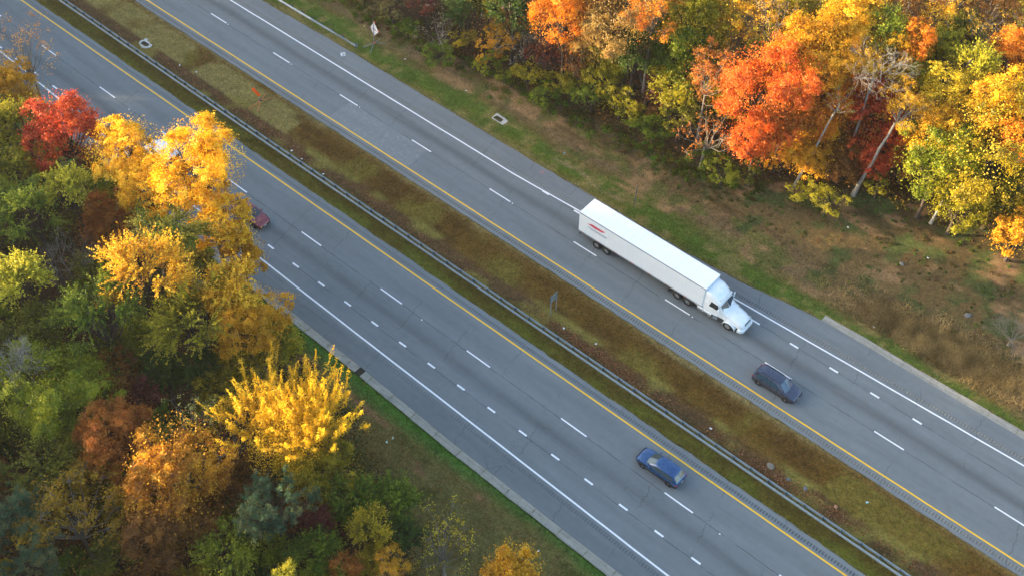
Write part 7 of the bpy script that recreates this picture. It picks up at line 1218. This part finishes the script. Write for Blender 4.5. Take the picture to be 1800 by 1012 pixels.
scatter_clumps(900, reg_wood(-1), (1.2, 3.2), 150, .24, ('2c3a16', '3c4418', '4a3f1a', '54401c', '5a3018', '26331a', '6a5a1c'), 'undergrowth', 'tangled undergrowth beneath the left wood', 'undergrowth', 4)
scatter_clumps(850, reg_wood(1), (1.0, 2.8), 140, .22, ('2f3d16', '44491a', '55461c', '6a4a1e', '5a2c20', '2c3a1a', '7a6a20'), 'undergrowth', 'tangled undergrowth beneath the right wood', 'undergrowth', 5)
def reg_edge(rng, n):
    x = rng.uniform(-110, -36, n); e = interp(x, NE_EDGE); return x, e+rng.normal(-.3, 1.0, n)
scatter_clumps(420, reg_edge, (.3, .85), 90, .14, ('4a5a1e', '5d6a20', '3c4a1a', '6a5f26', '4c3a20', '5a7a22'), 'brambles', 'low green brambles along the foot of the right wood', 'brambles', 6, .6)
def reg_bank(rng, n):
    x = rng.uniform(-50, 4, n); e = interp(x, NE_EDGE); return x, 79+rng.random(n)**.8*(e-78)
scatter_clumps(420, reg_bank, (.15, .55), 40, .12, ('3f5a1e', '4c6a22', '5a4a28', '6a5238', '4a4a20', '3a4a1c'), 'weeds', 'scattered green and brown weeds on the right bank', 'weeds', 7, .4)
def tufts(name, label, cat, x, y, hgt, wid, seed, dark=1.0, lean=.35, colfn=None, bl=2):
    rng = np.random.default_rng(seed); n = len(x); z = ground_z(x, y); i = np.repeat(np.arange(n), bl); m_ = len(i)
    a = rng.uniform(0, 6.28, m_); h = hgt*rng.uniform(.5, 1.4, m_); w = wid*rng.uniform(.6, 1.3, m_)
    p = np.stack([x[i]+rng.normal(0, .03, m_), y[i]+rng.normal(0, .03, m_), z[i]-.01], 1); t = np.stack([np.cos(a), np.sin(a), 0*a], 1)
    top = p+np.stack([rng.normal(0, lean, m_)*h, rng.normal(0, lean, m_)*h, h], 1)
    V = np.stack([p-t*w[:, None], p+t*w[:, None], top], 1).reshape(-1, 3); c = (colfn or zone_colour)(x, y)[i]*rng.uniform(.45, 1.9, (m_, 1))*dark
    return tag(link(name, np_mesh(name, V, np.arange(m_*3).reshape(-1, 3), [M_TINT], cols={'tint': ('FACE', np.clip(c, 0, 1))})), label, cat, kind='stuff')
rg = np.random.default_rng(21)
def keep(x, y): k = ~in_road(x, y, -.02); return x[k], y[k]
x = rg.uniform(-135, 8, 90000); y = rg.uniform(51.9, 60.45, 90000); tufts('median_grass', 'short olive grass on the median', 'grass', *keep(x, y), .08, .032, 1, 1.2)
x = rg.uniform(-115, 6, 90000); y = 71.7+rg.random(90000)**1.2*9; tufts('verge_grass', 'short green and tan grass on the right verge', 'grass', *keep(x, y), .09, .036, 2, 1.2)
x = rg.uniform(-72, 0, 70000); y = interp(x, SW_OUT)-.8-rg.random(70000)**1.1*8; tufts('verge_grass', 'dark green grass on the left verge', 'grass', *keep(x, y), .09, .034, 3, 1.3)
x = rg.uniform(-135, 8, 14000); y = np.where(rg.random(14000) < .5, 51.90, 60.42)+rg.normal(0, .05, 14000)
tufts('edge_grass', 'dry grass fringe along the asphalt edges of the median', 'grass', x, y, .07, .03, 4, 1.0, .6, lambda a, b: np.tile(lin('8d7f52'), (len(a), 1))*(.6+.7*vnoise(a, b, 1.2)[:, None]))
x = rg.uniform(-115, 6, 9000); y = np.where(x > -22.6, interp(x, NE_OUT)+.80, interp(x, NE_OUT))+rg.normal(.03, .07, 9000)
tufts('edge_grass', 'dry grass fringe along the edge of the right shoulder', 'grass', x, y, .07, .03, 5, 1.0, .6, lambda a, b: np.tile(lin('94835a'), (len(a), 1))*(.6+.7*vnoise(a, b, 1.2)[:, None]))
x = rg.uniform(-72, 0, 6000); y = interp(x, SW_OUT)-.88+rg.normal(0, .04, 6000)
tufts('edge_grass', 'green grass creeping over the left gutter', 'grass', x, y, .09, .03, 6, 1.0, .6, lambda a, b: np.tile(lin('4a5a24'), (len(a), 1))*(.6+.8*vnoise(a, b, .8)[:, None]))
x = -10+rg.normal(0, 5.2, 26000); y = 78.6+(x+10)*.06+rg.normal(0, 1.35, 26000); k = (x < 4) & (y > 75.8)
tufts('tall_grass', 'tall dry tan grass on the right bank', 'grass', x[k], y[k], .42, .022, 7, 1.0, .5, lambda a, b: np.tile(lin('9a8458'), (len(a), 1))*(.5+.9*vnoise(a, b, 1.0)[:, None]))
# weeds in the joints of the gutter
js = []
for i, xj in enumerate(np.arange(-75.9, 2, 3.05)):
    t = rg.random(60); js.append(np.stack([xj+rg.normal(0, .035, 60), interp(xj, SW_OUT)-t*.86+.0], 1))
js = np.concatenate(js); tufts('joint_weeds', 'brown weeds growing from the gutter joints', 'weeds', js[:, 0], js[:, 1], .07, .02, 8, 1.0, .7, lambda a, b: np.tile(lin('6f5a34'), (len(a), 1)), 2)
def litter(name, label, x, y, size, cols, seed):
    rng = np.random.default_rng(seed); n = len(x); z = np.where(in_road(x, y), .012, ground_z(x, y)+.02)
    N = rng.normal(size=(n, 3))*.35+[0, 0, 1.0]; V, Q_ = leaves(rng, np.stack([x, y, z], 1), N, size*rng.uniform(.6, 1.4, n), .8)
    pc = np.array([lin(h) for h in cols]); c = pc[rng.integers(0, len(pc), n)]*rng.uniform(.6, 1.3, (n, 1))
    tag(link(name, np_mesh(name, V, Q_, [M_TINT], cols={'tint': ('FACE', np.clip(c, 0, 1))})), label, 'leaves', kind='stuff')
BR = ('8a5a38', 'a06c46', '6b4028', 'b98560', '7a3a24', '94704c')
x = rg.uniform(-135, 8, 30000); w = np.clip((fbm(x*.35, x*0, 4, 41)-.35)*5, 0, 1)*np.where(x > -40, 1.5, .8)
yc = 55.3-.35*(x > -40)*0+(fbm(x, x*0, 9, 42)-.5)*1.6; y = yc+rg.normal(0, .42, 30000)
k = rg.random(30000) < w*.5; litter('fallen_leaves', 'brown fallen leaves collected along the median ditch', x[k], y[k], .11, BR, 31)
x = rg.uniform(-115, 4, 6000); y = 74+rg.random(6000)*18; k = (y < interp(x, NE_EDGE)+3); litter('fallen_leaves', 'fallen leaves scattered over the right verge', x[k], y[k], .075, BR, 32)
x = rg.uniform(-70, -5, 5000); y = interp(x, SW_EDGE)+rg.normal(1, 2.2, 5000); k = y < interp(x, SW_OUT)-.9; litter('fallen_leaves', 'fallen leaves scattered over the left verge', x[k], y[k], .09, BR+('c07a2a',), 33)
x = rg.uniform(-150, 10, 26000); y = np.where(rg.random(26000) < .5, interp(x, SW_EDGE)-rg.random(26000)*40, interp(x, NE_EDGE)+rg.random(26000)*45); litter('fallen_leaves', 'carpet of fallen leaves under the trees', x, y, .16, BR+('b07a2a', '9a3a1c'), 34)

# stones and scraps
def stone(x, y, s, c, label, seed, flat=.6):
    rng = np.random.default_rng(seed); b = MB(); V = []; n = 10; rings = [(.75, -.25), (1.0, 0), (.92, .45), (.6, .8), (.15, .95)]
    for r, z in rings:
        for i in range(n): a = 2*math.pi*i/n; k = r*rng.uniform(.82, 1.12); V.append((s*k*math.cos(a), s*.75*k*math.sin(a), s*flat*z*rng.uniform(.9, 1.1)))
    F = [(k*n+i, k*n+(i+1) % n, (k+1)*n+(i+1) % n, (k+1)*n+i) for k in range(4) for i in range(n)]+[tuple(range(4*n, 5*n))]
    b.add(V, F); o = b.build('stone', c, None, loc=(x, y, float(ground_z(x, y)))); o.rotation_euler.z = rng.uniform(0, 6); return tag(o, label, 'stone')
SG = simple('grey_stone', (.12, .125, .125), .85, 0, .3, 6); SP = simple('sandy_stone', (.17, .155, .12), .9, 0, .3, 6); SO = simple('orange_stone', (.36, .19, .11), .85, 0, .2, 6)
stone(-10.83, 83.87, .42, SG, 'round grey boulder on the weedy right bank', 1); stone(-19.31, 85.65, .30, SG, 'smaller grey boulder on the brown bank nearer the wood', 2)
stone(-16.57, 55.75, .42, SP, 'flat sandy slab in the median leaves', 3, .25); stone(-14.6, 55.65, .24, SG, 'small grey slab right of the flat sandy slab', 4, .3); stone(-12.9, 55.85, .27, SG, 'broken grey slab between the sandy slab and orange stone', 5, .3); stone(-9.83, 56.06, .22, SO, 'orange stone among the brown median leaves', 6, .7)
LM = {'white': simple('white_scrap', (.75, .75, .74), .6), 'yellow': simple('yellow_scrap', (.7, .6, .2), .6), 'blue': simple('blue_scrap', (.05, .35, .55), .5), 'cyan': simple('cyan_scrap', (.35, .65, .65), .5), 'pale': simple('pale_scrap', (.5, .62, .52), .6)}
SCR = [(-103.65, 56.11, 'white', 'white scrap of paper above the guard rail left of the orange sign'), (-101.0, 56.6, 'white', 'round white scrap right of the white paper on the median'),
 (-81.5, 54.9, 'white', 'white cup in the median leaves where the golden tree tip points'), (-79.6, 54.75, 'white', 'tiny white scrap next to the rail in the upper median'), (-75.9, 54.7, 'white', 'white wrapper beside the guard rail left of the long golden grass'),
 (-91.6, 76.6, 'yellow', 'yellowish scrap left of the white diamond sign'), (-83.0, 75.3, 'white', 'little white scrap right of the white diamond sign'), (-73.2, 75.9, 'white', 'white scrap on the tan strip above the drain'),
 (-57.2, 75.3, 'blue', 'bright blue scrap on the green verge above the lorry tail'), (-41.2, 55.6, 'white', 'white scrap just right of the edge-on median sign'), (-37.5, 56.2, 'white', 'white scrap in the yellow grass of the median'),
 (-23.1, 55.5, 'white', 'pale crumpled scrap in the brown leaves across from the dark car'), (-7.9, 58.2, 'cyan', 'pale cyan scrap on the olive median grass'), (-45.2, 34.2, 'pale', 'pale green scrap on the left verge by the golden maple'),
 (-45.1, 34.9, 'pale', 'smaller pale scrap beside the pale green one on the left verge'), (-27.3, 35.0, 'white', 'white scrap on the dark green lower verge'), (-17.4, 76.3, 'white', 'white can on the green verge by the right gutter'),
 (-17.6, 88.2, 'white', 'white scrap at the dark foot of the right wood'), (-26.3, 86.4, 'white', 'white scrap on the brown bank below the yellow-green bush')]
for i, (x, y, c, lb) in enumerate(SCR):
    rng = np.random.default_rng(60+i); b = MB(); s = .10; V = []
    for iy in range(4):
        for ix in range(4): V.append(((ix-1.5)*s*.8+rng.normal()*.015, (iy-1.5)*s*.5+rng.normal()*.015, .03+rng.random()*.07))
    F = [(r_*4+q, r_*4+q+1, r_*4+q+5, r_*4+q+4) for r_ in range(3) for q in range(3)]
    b.add(V, F); o = b.build('litter_scrap', LM[c], None, loc=(x, y, float(ground_z(x, y)))); o.rotation_euler.z = rng.uniform(0, 6); tag(o, lb, 'litter', 'scraps of litter')
